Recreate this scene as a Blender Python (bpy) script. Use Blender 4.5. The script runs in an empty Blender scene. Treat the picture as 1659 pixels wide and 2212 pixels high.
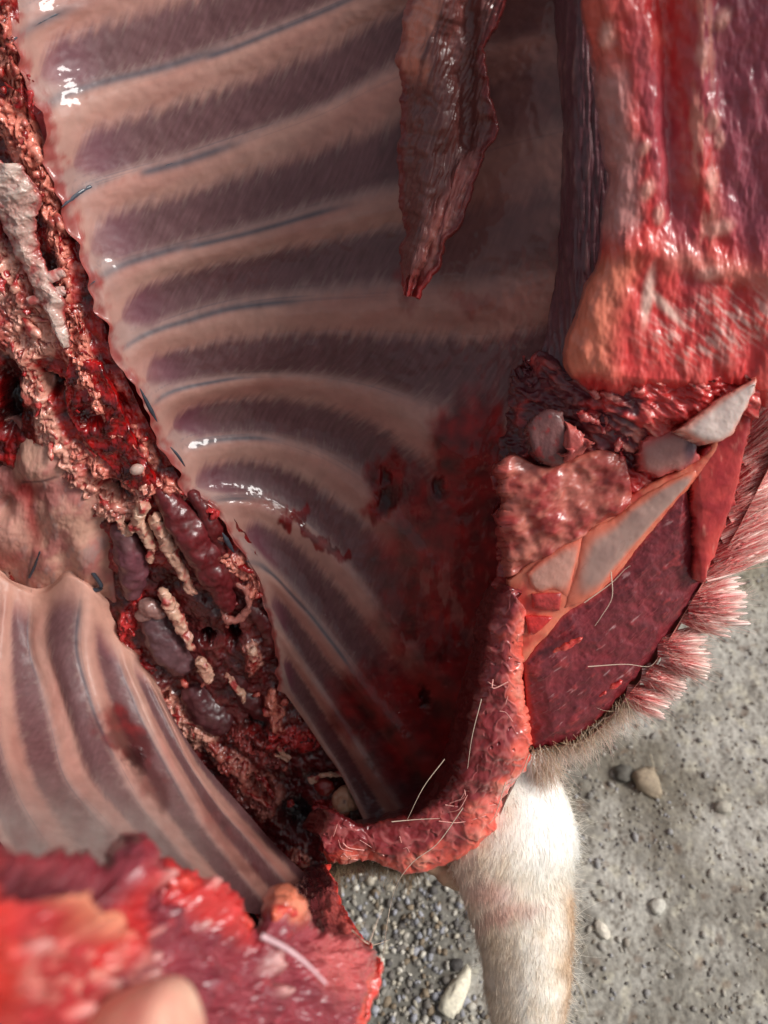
import bpy, math, random
import numpy as np
from mathutils import Vector, Matrix
random.seed(7); RNG = np.random.default_rng(7)
SC = bpy.context.scene
COL = SC.collection
# ------------------------------------------------------------------ camera
CAM_H, TH = 0.92, math.radians(55)
CAM = np.array([0.0, 0.0, CAM_H])
FW = np.array([0, math.cos(TH), -math.sin(TH)]); RT = np.array([1.0, 0, 0]); UP = np.array([0, math.sin(TH), math.cos(TH)])
cd = bpy.data.cameras.new('camera'); co = bpy.data.objects.new('camera', cd); COL.objects.link(co)
co.location = CAM; co.rotation_euler = (math.pi/2 - TH, 0, 0)
cd.lens = 27; cd.sensor_width = 36; cd.clip_start = 0.01; cd.clip_end = 500
cd.dof.use_dof = True; cd.dof.focus_distance = 0.50; cd.dof.aperture_fstop = 6.5
SC.camera = co
# ------------------------------------------------------------------ light
sun_dir = 0.80*RT + 0.42*UP - 0.68*FW; sun_dir /= np.linalg.norm(sun_dir)
elev = math.asin(sun_dir[2]); azim = math.atan2(sun_dir[0], sun_dir[1])
w = bpy.data.worlds.new('World'); SC.world = w; w.use_nodes = True
nt = w.node_tree; bgn = nt.nodes['Background']; sky = nt.nodes.new('ShaderNodeTexSky')
sky.sky_type = 'NISHITA'; sky.sun_disc = False; sky.sun_elevation = elev; sky.sun_rotation = azim
sky.air_density = 1.0; sky.dust_density = 4.0; sky.ozone_density = 1.0
hs = nt.nodes.new('ShaderNodeHueSaturation'); hs.inputs['Saturation'].default_value = .3   # pale overcast sky
nt.links.new(sky.outputs[0], hs.inputs['Color']); nt.links.new(hs.outputs[0], bgn.inputs[0]); bgn.inputs[1].default_value = 0.075
sl = bpy.data.lights.new('sun', 'SUN'); so = bpy.data.objects.new('sun', sl); COL.objects.link(so)
sl.energy = 2.1; sl.angle = math.radians(18); sl.color = (1.0, 0.97, 0.93)
so.rotation_euler = Vector(sun_dir).to_track_quat('Z', 'Y').to_euler()
vs = SC.view_settings; vs.view_transform = 'Standard'; vs.look = 'None'; vs.gamma = 1; vs.exposure = 0.36
SC.cycles.max_bounces = 6

# ------------------------------------------------------------------ helpers
VW, VH = 1659.0, 2212.0
def W(px, py, d):
    """point at view depth d (metres) seen at (px, py) of the traced photograph"""
    u = (np.asarray(px, float)/VW - .5); v = (.5 - np.asarray(py, float)/VH)*2*(18/27)
    d = np.asarray(d, float)
    return CAM + d[..., None]*(FW + u[..., None]*RT + v[..., None]*UP)
def lin(r, g, b):
    c = np.array([r, g, b], float)/255
    return np.where(c <= .04045, c/12.92, ((c+.055)/1.055)**2.4)
def mix(a, b, t):
    t = np.clip(np.asarray(t, float), 0, 1)[..., None]
    return np.asarray(a)*(1-t) + np.asarray(b)*t
def sst(a, b, x):
    t = np.clip((x-a)/(b-a), 0, 1); return t*t*(3-2*t)
def _h(i, j, k, s):
    n = (i*374761393 + j*668265263 + k*2147483647 + s*1274126177) & 0xffffffff
    n = ((n ^ (n >> 13))*1274126177) & 0xffffffff
    n = ((n ^ (n >> 16))*2246822519) & 0xffffffff
    return ((n ^ (n >> 15)) & 0xffff)/65535.0
_GR = np.array([(1,1,0),(-1,1,0),(1,-1,0),(-1,-1,0),(1,0,1),(-1,0,1),(1,0,-1),(-1,0,-1),(0,1,1),(0,-1,1),(0,1,-1),(0,-1,-1),(1,1,0),(-1,1,0),(0,-1,1),(0,-1,-1)], float)
def noise(x, y, z=0.0, s=0):
    x, y, z = np.broadcast_arrays(np.asarray(x, float), np.asarray(y, float), np.asarray(z, float)+.37)
    i, j, k = [np.floor(a).astype(np.int64) for a in (x, y, z)]
    f, g, h = x-i, y-j, z-k
    F, G, H = [a*a*a*(a*(a*6-15)+10) for a in (f, g, h)]
    r = 0
    for a in (0, 1):
        for b in (0, 1):
            for c in (0, 1):
                q = (_h(i+a, j+b, k+c, s)*15.999).astype(int); e = _GR[q]
                r = r + (e[..., 0]*(f-a)+e[..., 1]*(g-b)+e[..., 2]*(h-c))*(F if a else 1-F)*(G if b else 1-G)*(H if c else 1-H)
    return r*1.35
def fbm(x, y, z=0.0, o=4, s=0):
    r, a, t = 0, 1.0, 0
    for q in range(o):
        r = r + a*noise(x*2**q, y*2**q, np.asarray(z)*2**q, s+q*17); t += a; a *= .5
    return r/t
def crom(P, t):
    P = np.asarray(P, float); n = len(P)
    t = np.clip(np.asarray(t, float), 0, n-1-1e-9); i = np.floor(t).astype(int); f = (t-i)[..., None]
    g = lambda q: P[np.clip(q, 0, n-1)]
    p0 = np.where((i == 0)[..., None], 2*g(i)-g(i+1), g(i-1)); p3 = np.where((i+2 > n-1)[..., None], 2*g(i+1)-g(i), g(i+2))
    p1, p2 = g(i), g(i+1)
    return .5*((2*p1) + (p2-p0)*f + (2*p0-5*p1+4*p2-p3)*f*f + (3*p1-p0-3*p2+p3)*f**3)
def resample(P, n):
    Q = crom(P, np.linspace(0, len(P)-1, 400)); L = np.r_[0, np.cumsum(np.linalg.norm(np.diff(Q[:, :2], axis=0), axis=1))]
    t = np.linspace(0, L[-1], n)
    return np.stack([np.interp(t, L, Q[:, k]) for k in range(Q.shape[1])], 1)
class Surf:
    """rows of (px, py, d); u along a row 0..1, v = row index"""
    def __init__(s, rows, n=80): s.g = np.stack([resample(r, n) for r in rows]); s.n = n
    def __call__(s, U, V):
        R = len(s.g); V = np.clip(V, 0, R-1-1e-9); i = np.floor(V).astype(int); f = (V-i)[..., None]
        t = np.clip(U, 0, 1)*(s.n-1); a = np.clip(np.floor(t).astype(int), 0, s.n-2); q = (t-a)[..., None]
        def g(k):
            k = np.clip(k, 0, R-1); return s.g[k, a]*(1-q)+s.g[k, a+1]*q
        p1, p2 = g(i), g(i+1)
        p0 = np.where((i == 0)[..., None], 2*p1-p2, g(i-1)); p3 = np.where((i+2 > R-1)[..., None], 2*p2-p1, g(i+2))
        return .5*((2*p1) + (p2-p0)*f + (2*p0-5*p1+4*p2-p3)*f*f + (3*p1-p0-3*p2+p3)*f**3)
def mesh_obj(name, V, F, mat, parent=None, col=None, smooth=True):
    me = bpy.data.meshes.new(name)
    V = np.asarray(V, float)
    if parent is not None: V = V - np.array(ORG[parent.name])
    if isinstance(F, np.ndarray):
        k = F.shape[1]; me.vertices.add(len(V)); me.vertices.foreach_set('co', V.astype(np.float32).ravel())
        me.loops.add(F.size); me.loops.foreach_set('vertex_index', F.astype(np.int32).ravel())
        me.polygons.add(len(F)); me.polygons.foreach_set('loop_start', np.arange(0, F.size, k, dtype=np.int32))
        me.polygons.foreach_set('loop_total', np.full(len(F), k, np.int32)); me.update(calc_edges=True); me.validate()
    else: me.from_pydata(V.tolist(), [], F)
    if smooth: me.polygons.foreach_set('use_smooth', np.ones(len(me.polygons), bool))
    if col is not None:
        ca = me.color_attributes.new('Col', 'FLOAT_COLOR', 'POINT')
        c = np.concatenate([np.clip(col, 0, 1), np.ones((len(V), 1))], 1).astype(np.float32); ca.data.foreach_set('color', c.ravel())
    me.materials.append(mat)
    o = bpy.data.objects.new(name, me); COL.objects.link(o)
    if parent is not None: o.parent = parent
    return o
ORG = {}
def empty(name, loc):
    o = bpy.data.objects.new(name, None); COL.objects.link(o); o.location = loc; o.empty_display_size = .05
    ORG[o.name] = np.array(loc, float); return o
def sub(o, parent):
    ORG[o.name] = ORG[parent.name]
    return o
def tag(o, label=None, cat=None, group=None, kind=None):
    for k, v in (('label', label), ('category', cat), ('group', group), ('kind', kind)):
        if v: o[k] = v
    return o
def sheet(name, P, mat, parent, disp=0, col=None, thick=.004, back=None, view=False):
    """P (nv, nu, 3) of px, py, d -> closed sheet with real thickness behind the seen side"""
    X = W(P[..., 0], P[..., 1], P[..., 2]); nv, nu = X.shape[:2]
    du = np.gradient(X, axis=1); dv = np.gradient(X, axis=0); N = np.cross(du, dv); N /= np.linalg.norm(N, axis=2)[..., None]+1e-12
    sg = np.sign(np.mean(np.sum(N*(CAM-X), axis=2))); N = N*sg
    if view: N = (CAM-X)/np.linalg.norm(CAM-X, axis=2)[..., None]
    X = X + N*np.broadcast_to(np.asarray(disp, float), X.shape[:2])[..., None]
    B = X - N*thick if back is None else X + back
    V = np.concatenate([X.reshape(-1, 3), B.reshape(-1, 3)]); n = nv*nu
    I = np.arange(n).reshape(nv, nu); a, b, c, d = I[:-1, :-1], I[:-1, 1:], I[1:, 1:], I[1:, :-1]
    q = np.stack([a, b, c, d], -1).reshape(-1, 4)
    if sg < 0: q = q[:, ::-1]
    L = np.r_[I[0, :], I[1:, -1], I[-1, -2::-1], I[-2:0:-1, 0]]
    L2 = np.roll(L, -1); s = np.stack([L2, L, L+n, L2+n], -1)
    if view:
        V = np.concatenate([V, V[L], V[L+n]]); m = len(L); r_ = np.arange(m); r2 = np.roll(r_, -1); s = np.stack([r2, r_, r_+m, r2+m], -1)+2*n
    if sg < 0: s = s[:, ::-1]
    F = np.concatenate([q, q[:, ::-1]+n, s])
    if thick == 0: F = q; V = V[:n]
    if col is not None:
        c = np.broadcast_to(col, X.shape).reshape(-1, 3); col = np.concatenate([c, c]) if thick else c
        if view: col = np.concatenate([col, c[L], c[L]])
    return mesh_obj(name, V, F, mat, parent, col)
def tube_arrays(X, R, k=8):
    X = np.asarray(X, float); n = len(X); R = np.broadcast_to(R, (n,)); T = np.gradient(X, axis=0); T /= np.linalg.norm(T, axis=1)[:, None]+1e-12
    a = np.array([.3, .5, .81]); A = np.cross(T, a); A /= np.linalg.norm(A, axis=1)[:, None]+1e-9; B = np.cross(T, A)
    th = np.linspace(0, 2*np.pi, k, endpoint=False)
    V = X[:, None]+R[:, None, None]*(np.cos(th)[None, :, None]*A[:, None]+np.sin(th)[None, :, None]*B[:, None])
    I = np.arange(n*k).reshape(n, k); J = np.roll(I, -1, 1)
    F = np.stack([I[:-1], J[:-1], J[1:], I[1:]], -1).reshape(-1, 4)
    return V.reshape(-1, 3), F
def tube(name, pts, r, mat, parent, col, k=8, n=40, jit=0, flat=None):
    Q = resample(pts, n); X = W(Q[:, 0], Q[:, 1], Q[:, 2]); t = np.linspace(0, 1, n)
    R = np.interp(t, np.linspace(0, 1, len(np.atleast_1d(r))), np.atleast_1d(r))*Q[:, 2]/VW
    R = R*np.minimum(1, np.sqrt(np.minimum(t, 1-t)/.04+.02))
    V, F = tube_arrays(X, R, k)
    if jit: V = V + jit*np.stack([fbm(V[:, 0]*160, V[:, 1]*160, V[:, 2]*160, 3, s) for s in (1, 2, 3)], 1)
    c = np.broadcast_to(col, V.shape) if not callable(col) else col(V)
    return mesh_obj(name, V, F, mat, parent, np.array(c))
def px_of(X):
    r = X-CAM; d = r@FW; u = (r@RT)/d; v = (r@UP)/d
    return (u+.5)*VW, (.5-v/(2*18/27))*VH, d
_ico = {}
def ico(sub_):
    if sub_ not in _ico:
        import bmesh
        bm = bmesh.new(); bmesh.ops.create_icosphere(bm, subdivisions=sub_, radius=1)
        _ico[sub_] = (np.array([v.co[:] for v in bm.verts]), np.array([[v.index for v in f.verts] for f in bm.faces])); bm.free()
    return _ico[sub_]
def organic(name, blobs, mat, parent, colf, voxel=.0014, amp=.0015, freq=180, seed=0, sm=2):
    """blobs: (px, py, d, rx, ry, rot) radii in traced pixels -> one fused lump of flesh"""
    iv, if_ = ico(2); VV, FF = [], []
    for q, (x, y, d, rx, ry, a) in enumerate(blobs):
        e = iv*np.array([rx, ry, min(rx, ry)])*d/VW
        ca, sa = math.cos(a), math.sin(a); ex = e[:, 0]*ca-e[:, 1]*sa; ey = e[:, 0]*sa+e[:, 1]*ca
        VV.append(W(x, y, d)+ex[:, None]*RT-ey[:, None]*UP-e[:, 2][:, None]*FW); FF.append(if_+q*len(iv))
    me = bpy.data.meshes.new('tmp'); me.from_pydata(np.concatenate(VV).tolist(), [], np.concatenate(FF).tolist())
    o = bpy.data.objects.new('tmp', me); COL.objects.link(o)
    m = o.modifiers.new('r', 'REMESH'); m.mode = 'VOXEL'; m.voxel_size = voxel
    m2 = o.modifiers.new('s', 'SMOOTH'); m2.iterations = sm; m2.factor = .5
    dg = bpy.context.evaluated_depsgraph_get(); em = o.evaluated_get(dg).to_mesh()
    n = len(em.vertices); V = np.empty(n*3, np.float32); em.vertices.foreach_get('co', V); V = V.reshape(-1, 3).astype(float)
    Nn = np.empty(n*3, np.float32); em.vertices.foreach_get('normal', Nn); Nn = Nn.reshape(-1, 3)
    F = np.array([list(p.vertices) for p in em.polygons if len(p.vertices) == 4])
    o.evaluated_get(dg).to_mesh_clear(); bpy.data.objects.remove(o); bpy.data.meshes.remove(me)
    h = fbm(V[:, 0]*freq, V[:, 1]*freq, V[:, 2]*freq, 4, seed)
    h2 = fbm(V[:, 0]*freq*3.1+5, V[:, 1]*freq*3.1, V[:, 2]*freq*3.1, 2, seed+3)
    V2 = V+Nn*(h*amp+h2*amp*.16)[:, None]
    px, py, d = px_of(V2)
    return mesh_obj(name, V2, F, mat, parent, colf(px, py, V, h))
def path_blobs(pts, r, step=.55, jit=.5, var=.35, dj=.3, n=1):
    Q = resample(pts, 300); L = np.r_[0, np.cumsum(np.linalg.norm(np.diff(Q[:, :2], axis=0), axis=1))]
    rr = np.atleast_1d(r); out = []; s = 0
    while s < L[-1]:
        x, y, d = [np.interp(s, L, Q[:, k]) for k in range(3)]; R = np.interp(s/L[-1], np.linspace(0, 1, len(rr)), rr)
        for _ in range(n):
            q = R*random.uniform(1-var, 1+var)
            out.append((x+R*jit*random.uniform(-1, 1), y+R*jit*random.uniform(-1, 1), d+dj*R*random.uniform(-1, 1)*d/VW, q*random.uniform(1-var*.5, 1+var*.5), q*random.uniform(1-var*.7, 1+var*.2), random.uniform(0, 3)))
        s += R*step*2
    return out
def hairs(name, roots, dirs, length, rad, col, parent, mat, bend=.3, k=3, seg=4, tipcol=None, grav=None):
    """tapered hair tubes, one mesh; roots/dirs (n,3)"""
    n = len(roots); length = np.broadcast_to(length, (n,)); dirs = dirs/np.linalg.norm(dirs, axis=1)[:, None]
    rb = RNG.normal(size=(n, 3)); rb -= np.sum(rb*dirs, 1)[:, None]*dirs; rb /= np.linalg.norm(rb, axis=1)[:, None]
    t = np.linspace(0, 1, seg+1)
    X = roots[:, None]+length[:, None, None]*(t[None, :, None]*dirs[:, None]+(bend*t*t)[None, :, None]*(rb if grav is None else rb*.6+grav)[:, None])
    A = np.cross(dirs, rb); th = np.linspace(0, 2*np.pi, k, endpoint=False)
    R = rad*(1-.85*t)
    V = X[:, :, None]+R[None, :, None, None]*(np.cos(th)[None, None, :, None]*rb[:, None, None]+np.sin(th)[None, None, :, None]*A[:, None, None])
    I = np.arange(n*(seg+1)*k).reshape(n, seg+1, k); J = np.roll(I, -1, 2)
    F = np.stack([I[:, :-1], J[:, :-1], J[:, 1:], I[:, 1:]], -1).reshape(-1, 4)
    c0 = np.broadcast_to(col, (n, 3)); c1 = c0 if tipcol is None else np.broadcast_to(tipcol, (n, 3))
    C = c0[:, None]*(1-t)[None, :, None]+c1[:, None]*t[None, :, None]
    C = np.repeat(C[:, :, None], k, 2).reshape(-1, 3)
    return mesh_obj(name, V.reshape(-1, 3), F, mat, parent, C)

# ------------------------------------------------------------------ materials (procedural; base colour = anatomy colour attribute x fine noise)
def tissue(name, rough=.35, coat=.5, coat_r=.08, sss=.1, bump=.3, bscale=500, var=.18, vscale=160, spec=.5):
    m = bpy.data.materials.new(name); m.use_nodes = True; t = m.node_tree; N = t.nodes; L = t.links
    b = N['Principled BSDF']; a = N.new('ShaderNodeAttribute'); a.attribute_name = 'Col'
    tc = N.new('ShaderNodeTexCoord')
    n1 = N.new('ShaderNodeTexNoise'); n1.inputs['Scale'].default_value = vscale; n1.inputs['Detail'].default_value = 6
    L.new(tc.outputs['Object'], n1.inputs['Vector'])
    mr = N.new('ShaderNodeMapRange'); mr.inputs['From Min'].default_value = .3; mr.inputs['From Max'].default_value = .7
    mr.inputs['To Min'].default_value = 1-var; mr.inputs['To Max'].default_value = 1+var; L.new(n1.outputs['Fac'], mr.inputs['Value'])
    mx = N.new('ShaderNodeVectorMath'); mx.operation = 'SCALE'; L.new(a.outputs['Color'], mx.inputs[0]); L.new(mr.outputs[0], mx.inputs['Scale'])
    L.new(mx.outputs[0], b.inputs['Base Color'])
    n2 = N.new('ShaderNodeTexNoise'); n2.inputs['Scale'].default_value = bscale; n2.inputs['Detail'].default_value = 4; L.new(tc.outputs['Object'], n2.inputs['Vector'])
    bp = N.new('ShaderNodeBump'); bp.inputs['Strength'].default_value = bump; bp.inputs['Distance'].default_value = .001
    L.new(n2.outputs['Fac'], bp.inputs['Height']); L.new(bp.outputs[0], b.inputs['Normal'])
    mr2 = N.new('ShaderNodeMapRange'); mr2.inputs['To Min'].default_value = max(.02, rough-.15); mr2.inputs['To Max'].default_value = rough+.15
    L.new(n1.outputs['Fac'], mr2.inputs['Value']); L.new(mr2.outputs[0], b.inputs['Roughness'])
    b.inputs['Specular IOR Level'].default_value = spec
    if coat:
        b.inputs['Coat Weight'].default_value = coat; b.inputs['Coat Roughness'].default_value = coat_r; b.inputs['Coat IOR'].default_value = 1.35
    if sss:
        b.inputs['Subsurface Weight'].default_value = sss; b.inputs['Subsurface Radius'].default_value = (1, .35, .25); b.inputs['Subsurface Scale'].default_value = .003
    return m
M_PLEURA = tissue('pleura', rough=.5, coat=.85, coat_r=.04, spec=.25, bump=.06, bscale=350, var=.10, vscale=90)
M_PLEURA2 = tissue('dull_pleura', rough=.6, coat=.35, coat_r=.3, bump=.06, bscale=350, var=.10, vscale=90, spec=.3)
M_FLAP = tissue('smooth_flesh', rough=.34, coat=.55, coat_r=.14, sss=.2, bump=.12, bscale=260, var=.16, vscale=120)
M_MUSCLE = tissue('wet_muscle', rough=.4, coat=.5, coat_r=.12, bump=.35, bscale=420, var=.22, vscale=220)
M_FLESH = tissue('torn_flesh', rough=.3, coat=.85, coat_r=.05, bump=.4, bscale=600, var=.25, vscale=260)
M_BLOOD = tissue('wet_blood', rough=.15, coat=1, coat_r=.03, sss=0, bump=.15, bscale=250, var=.3, vscale=120)
M_FAT = tissue('fat', rough=.45, coat=.4, coat_r=.15, sss=.2, bump=.35, bscale=520, var=.12, vscale=240)
M_CART = tissue('cartilage', rough=.3, coat=.5, coat_r=.12, sss=.25, bump=.06, bscale=300, var=.08, vscale=70)
M_HIDE = tissue('hide', rough=.75, coat=0, sss=.05, bump=.4, bscale=700, var=.12, vscale=150)
M_HAIR = tissue('hair', rough=.5, coat=0, sss=0, bump=0, var=.12, vscale=300, spec=.35)
M_SKIN = tissue('skin', rough=.5, coat=.1, sss=.3, bump=.25, bscale=900, var=.08, vscale=120)
M_STONE = tissue('stone', rough=.75, coat=0, sss=0, bump=.5, bscale=700, var=.25, vscale=260)
M_STRAW = tissue('straw', rough=.7, coat=0, sss=0, bump=.2, var=.2, vscale=300)

# anatomy colours
RIB = lin(188, 144, 130); RIB2 = lin(174, 118, 106); FASC = lin(164, 134, 128); MUS = lin(116, 80, 82); MUS2 = lin(98, 63, 64); DUSK = lin(120, 84, 84)
BLOOD = lin(150, 10, 12); BLOODD = lin(72, 5, 7); RED = lin(196, 52, 52); PINK = lin(232, 140, 122); FATW = lin(242, 208, 186); ORNG = lin(238, 138, 104)
BRIS = lin(112, 40, 54); CARTC = lin(206, 184, 178); VEIN = lin(66, 70, 80); FURW = lin(240, 232, 218)

def dr(px, py):       # depth of the near right rim of the carcass
    px = np.asarray(px, float); py = np.asarray(py, float)
    return .345 + .00009*py + .00002*np.maximum(0, 1300-px) - .00002*np.maximum(0, px-1300)
def ds(px, py): return .40 + .00011*np.asarray(py, float) + 0.085*sst(650, 1650, np.asarray(py, float)) + 0*np.asarray(px, float)   # depth of the backbone line
def df(px, py): return .15 + .00023*np.asarray(px, float) + (VH-np.asarray(py, float))*.00006   # depth of the near flap

ANIMAL = empty('animal_carcass', tuple(W(700, 1300, .60)*np.array([1, 1, 0])))
tag(ANIMAL, 'opened animal carcass with bared ribs, torn red flesh and a white furred foreleg', 'carcass')

# ------------------------------------------------------------------ ground
def ground_h(x, y):
    h = .006*fbm(x*6, y*6, 0, 3, 5)+.0034*fbm(x*38, y*38, 0, 4, 9)
    pit = fbm(x*85, y*85, 0, 2, 31); h = h-.0007*sst(.2, .6, pit)+.0012*fbm(x*190, y*190, 0, 2, 33)
    return h
def gaxis(lo, hi, step):
    c = np.arange(lo, hi+1e-9, step); g = [.02, .05, .1, .2, .4, .8, 1.6, 3.2, 6.4, 12.8, 25, 60]
    return np.r_[lo-np.array(g)[::-1], c, hi+np.array(g)]
gx = gaxis(-.2, .68, .0017); gy = gaxis(-.05, .78, .0019)
GX, GY = np.meshgrid(gx, gy)
fade = 1/(1+(np.maximum(0, np.abs(GX-.2)-.4)+np.maximum(0, np.abs(GY-.29)-.4))*3)
GZ = ground_h(GX, GY)*fade
n1 = fbm(GX*11, GY*11, 0, 4, 3); n2 = fbm(GX*70, GY*70, 0, 4, 8); n3 = noise(GX*210, GY*210, 0, 4)
gravel_mask = sst(.10, .03, GX - .10*noise(GX*8, GY*8, 0, 77))
gc = mix(lin(186, 182, 172), lin(146, 141, 130), sst(-.25, .35, n1)); gc = mix(gc, lin(112, 104, 92), sst(.2, .6, n2)*.6); gc = mix(gc, lin(196, 190, 172), sst(.15, .5, -n2)*.8)
dt = fbm(GX*5.5+3, GY*5.5, 0, 5, 66); gc = mix(gc, lin(112, 104, 88), sst(.02, .4, dt)*.75); gc = mix(gc, lin(198, 194, 184), sst(.1, .45, -dt)*.5); gc = mix(gc, lin(92, 80, 66), sst(.4, .75, n3)*.7); gc = mix(gc, lin(112, 84, 62), sst(.5, .8, noise(GX*60, GY*60, 0, 67))*.5); gc = mix(gc, lin(96, 92, 84), gravel_mask*.7)
gc = mix(gc, lin(128, 116, 78), sst(.42, .6, GY)*sst(.1, .5, fbm(GX*14, GY*14, 0, 3, 55)+.25)*.6)
I = np.arange(GX.size).reshape(GX.shape)
Fg = np.stack([I[:-1, :-1], I[:-1, 1:], I[1:, 1:], I[1:, :-1]], -1).reshape(-1, 4)
M_GROUND = tissue('dirty_concrete', rough=.8, coat=0, sss=0, bump=.6, bscale=420, var=.25, vscale=230)
gc = gc*.84
g = mesh_obj('ground', np.stack([GX, GY, GZ], -1).reshape(-1, 3), Fg, M_GROUND, None, gc.reshape(-1, 3)); tag(g, 'worn grey concrete floor with grit and dirt', kind='structure')
gh = lambda x, y: ground_h(np.asarray(x), np.asarray(y))
def stones(name, xs, ys, rs, cols, sub_=1, mat=M_STONE):
    iv, if_ = ico(sub_); n = len(xs); k = len(iv)
    sc = rs[:, None]*RNG.uniform(.6, 1.25, (n, 3))*np.array([1, 1, .75]); V = iv[None]*sc[:, None]
    V *= (1+.28*RNG.normal(size=(n, k))).clip(.6, 1.5)[..., None]
    a = RNG.uniform(0, 6.28, n); c, s = np.cos(a)[:, None], np.sin(a)[:, None]
    X = V[..., 0]*c-V[..., 1]*s+xs[:, None]; Y = V[..., 0]*s+V[..., 1]*c+ys[:, None]; Z = V[..., 2]+(gh(xs, ys)+sc[:, 2]*.35)[:, None]
    F = (if_[None]+(np.arange(n)*k)[:, None, None]).reshape(-1, 3)
    return mesh_obj(name, np.stack([X, Y, Z], -1).reshape(-1, 3), F, mat, None, np.repeat(cols, k, 0), smooth=False)
def stone_cols(n):
    base = np.stack([lin(*c) for c in ((150, 144, 134), (112, 106, 100), (176, 168, 152), (90, 86, 84), (134, 118, 98), (150, 150, 156), (196, 190, 178))])
    return base[RNG.integers(0, len(base), n)]*RNG.uniform(.8, 1.15, (n, 1))
# loose gravel under the neck (left) and grit bedded in the concrete
n = 5200; xs = RNG.uniform(-.18, .13, n); ys = RNG.uniform(-.04, .37, n); k = (xs < .068+.045*noise(xs*16, ys*16, 0, 7)+RNG.normal(0, .018, n)); xs, ys = xs[k], ys[k]
tag(stones('gravel', xs, ys, RNG.uniform(.0014, .0048, len(xs)), stone_cols(len(xs))*1.1), 'loose dark grey gravel below the carcass', 'gravel', kind='stuff')
n = 9000; xs = RNG.uniform(.03, .64, n); ys = RNG.uniform(-.04, .74, n); k = RNG.uniform(size=n) < (.30+.9*sst(-.1, .5, fbm(xs*12, ys*12, 0, 3, 21))); xs, ys = xs[k], ys[k]
tag(stones('grit', xs, ys, RNG.uniform(.0006, .0026, len(xs)), stone_cols(len(xs))*.7+.25*lin(158, 154, 146)), 'fine grit bedded in the concrete floor', 'grit', kind='stuff')
def ground_at(px, py):
    r = W(px, py, 1.0)-CAM; t = -CAM_H/r[2]; p = CAM+r*t; return p[0], p[1], t
def one_stone(name, px, py, rpx, asp, rot, col, label, cat='stone', sub_=3, group=None, h=.8, taper=0):
    x, y, d = ground_at(px, py); r = rpx*d/VW; iv, f = ico(sub_); V = iv.copy()
    nn = fbm(V[:, 0]*1.3+px, V[:, 1]*1.3, V[:, 2]*1.3, 3, int(px)); V *= (1+.3*nn)[:, None]
    V = np.round(V*3.2)/3.2*.45+V*.55
    if taper: V[:, 1:] *= (1-taper*np.clip(V[:, 0], -1, 1))[:, None]
    V *= np.array([r*asp, r, r*h]); c, s = math.cos(rot), math.sin(rot)
    X = np.stack([V[:, 0]*c-V[:, 1]*s+x, V[:, 0]*s+V[:, 1]*c+y, V[:, 2]+float(gh(x, y))+r*h*.45], 1)
    o = bpy.data.objects
    ob = mesh_obj(name, X-np.array([x, y, 0]), f, M_STONE, None, np.clip(np.broadcast_to(col, X.shape)*(1+.25*nn)[:, None], 0, 1), smooth=False); ob.location = (x, y, 0)
    return tag(ob, label, cat, group)
one_stone('stone', 1400, 1695, 26, 1.35, -1.0, lin(158, 142, 120), 'brown wedge shaped stone alone on the pale concrete right of the leg', taper=.5)
one_stone('bone_chip', 988, 2140, 22, 2.6, 1.0, lin(226, 218, 196), 'long pale cone shaped chip lying on the dark gravel', 'chip', taper=.35)
one_stone('stone', 1345, 1672, 19, 1.1, .4, lin(96, 92, 84), 'dark grey round stone just left of the brown wedge stone')
one_stone('stone', 1560, 1745, 14, 1.3, .2, lin(176, 170, 156), 'small pale flat stone far right on the concrete beyond the wedge stone')
one_stone('stone', 1420, 1958, 15, 1.2, .7, lin(206, 202, 190), 'small whitish stone on the concrete right of the lower leg')
one_stone('stone', 1300, 2010, 13, 1.6, 2.2, lin(220, 212, 196), 'white sliver stone close to the right side of the lower leg')
one_stone('stone', 985, 2085, 12, 1.2, .3, lin(70, 66, 64), 'black angular stone in the gravel just above the pale chip')
PEB = []
for i in range(85):
    px = random.uniform(1190, 1680); py = random.uniform(1260, 2230)
    if px < 1255 and py > 1600: px += 90
    if py < 1650-(px-1180)*1.05: continue
    ob = one_stone('pebble', px, py, random.uniform(4, 8), random.uniform(1, 1.9), random.uniform(0, 3), (.45*stone_cols(1)[0]+.55*lin(160, 156, 148)), 'small pebble among many scattered on the grey concrete floor', 'pebble', 1, 'pebbles scattered on the concrete', .7)
def strand(name, pts, r, col, parent=None, mat=M_HAIR, n=24):
    Q = resample(pts, n); X = W(Q[:, 0], Q[:, 1], Q[:, 2]); t = np.linspace(0, 1, n); V, F = tube_arrays(X, r*(1-.6*t), 5)
    return mesh_obj(name, V, F, mat, parent, np.broadcast_to(col, V.shape))
for (a, b, lab) in (((1405, 1630), (1412, 1690), 'thin grey twig upright beside the brown wedge stone'), ((1245, 2120), (1270, 2190), 'thin pale straw bit near the lower end of the leg'), ((1440, 2040), (1475, 2075), 'short grey twig in the dirt low on the right')):
    pts = []
    for q in (a, b):
        x, y, d = ground_at(*q); pts.append((q[0], q[1], d-.006))
    m_ = ((pts[0][0]+pts[1][0])/2+4, (pts[0][1]+pts[1][1])/2, (pts[0][2]+pts[1][2])/2-.002)
    tag(strand('twig', [pts[0], m_, pts[1]], .0011, lin(170, 160, 140), None, M_STRAW, 10), lab, 'twig')

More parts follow.
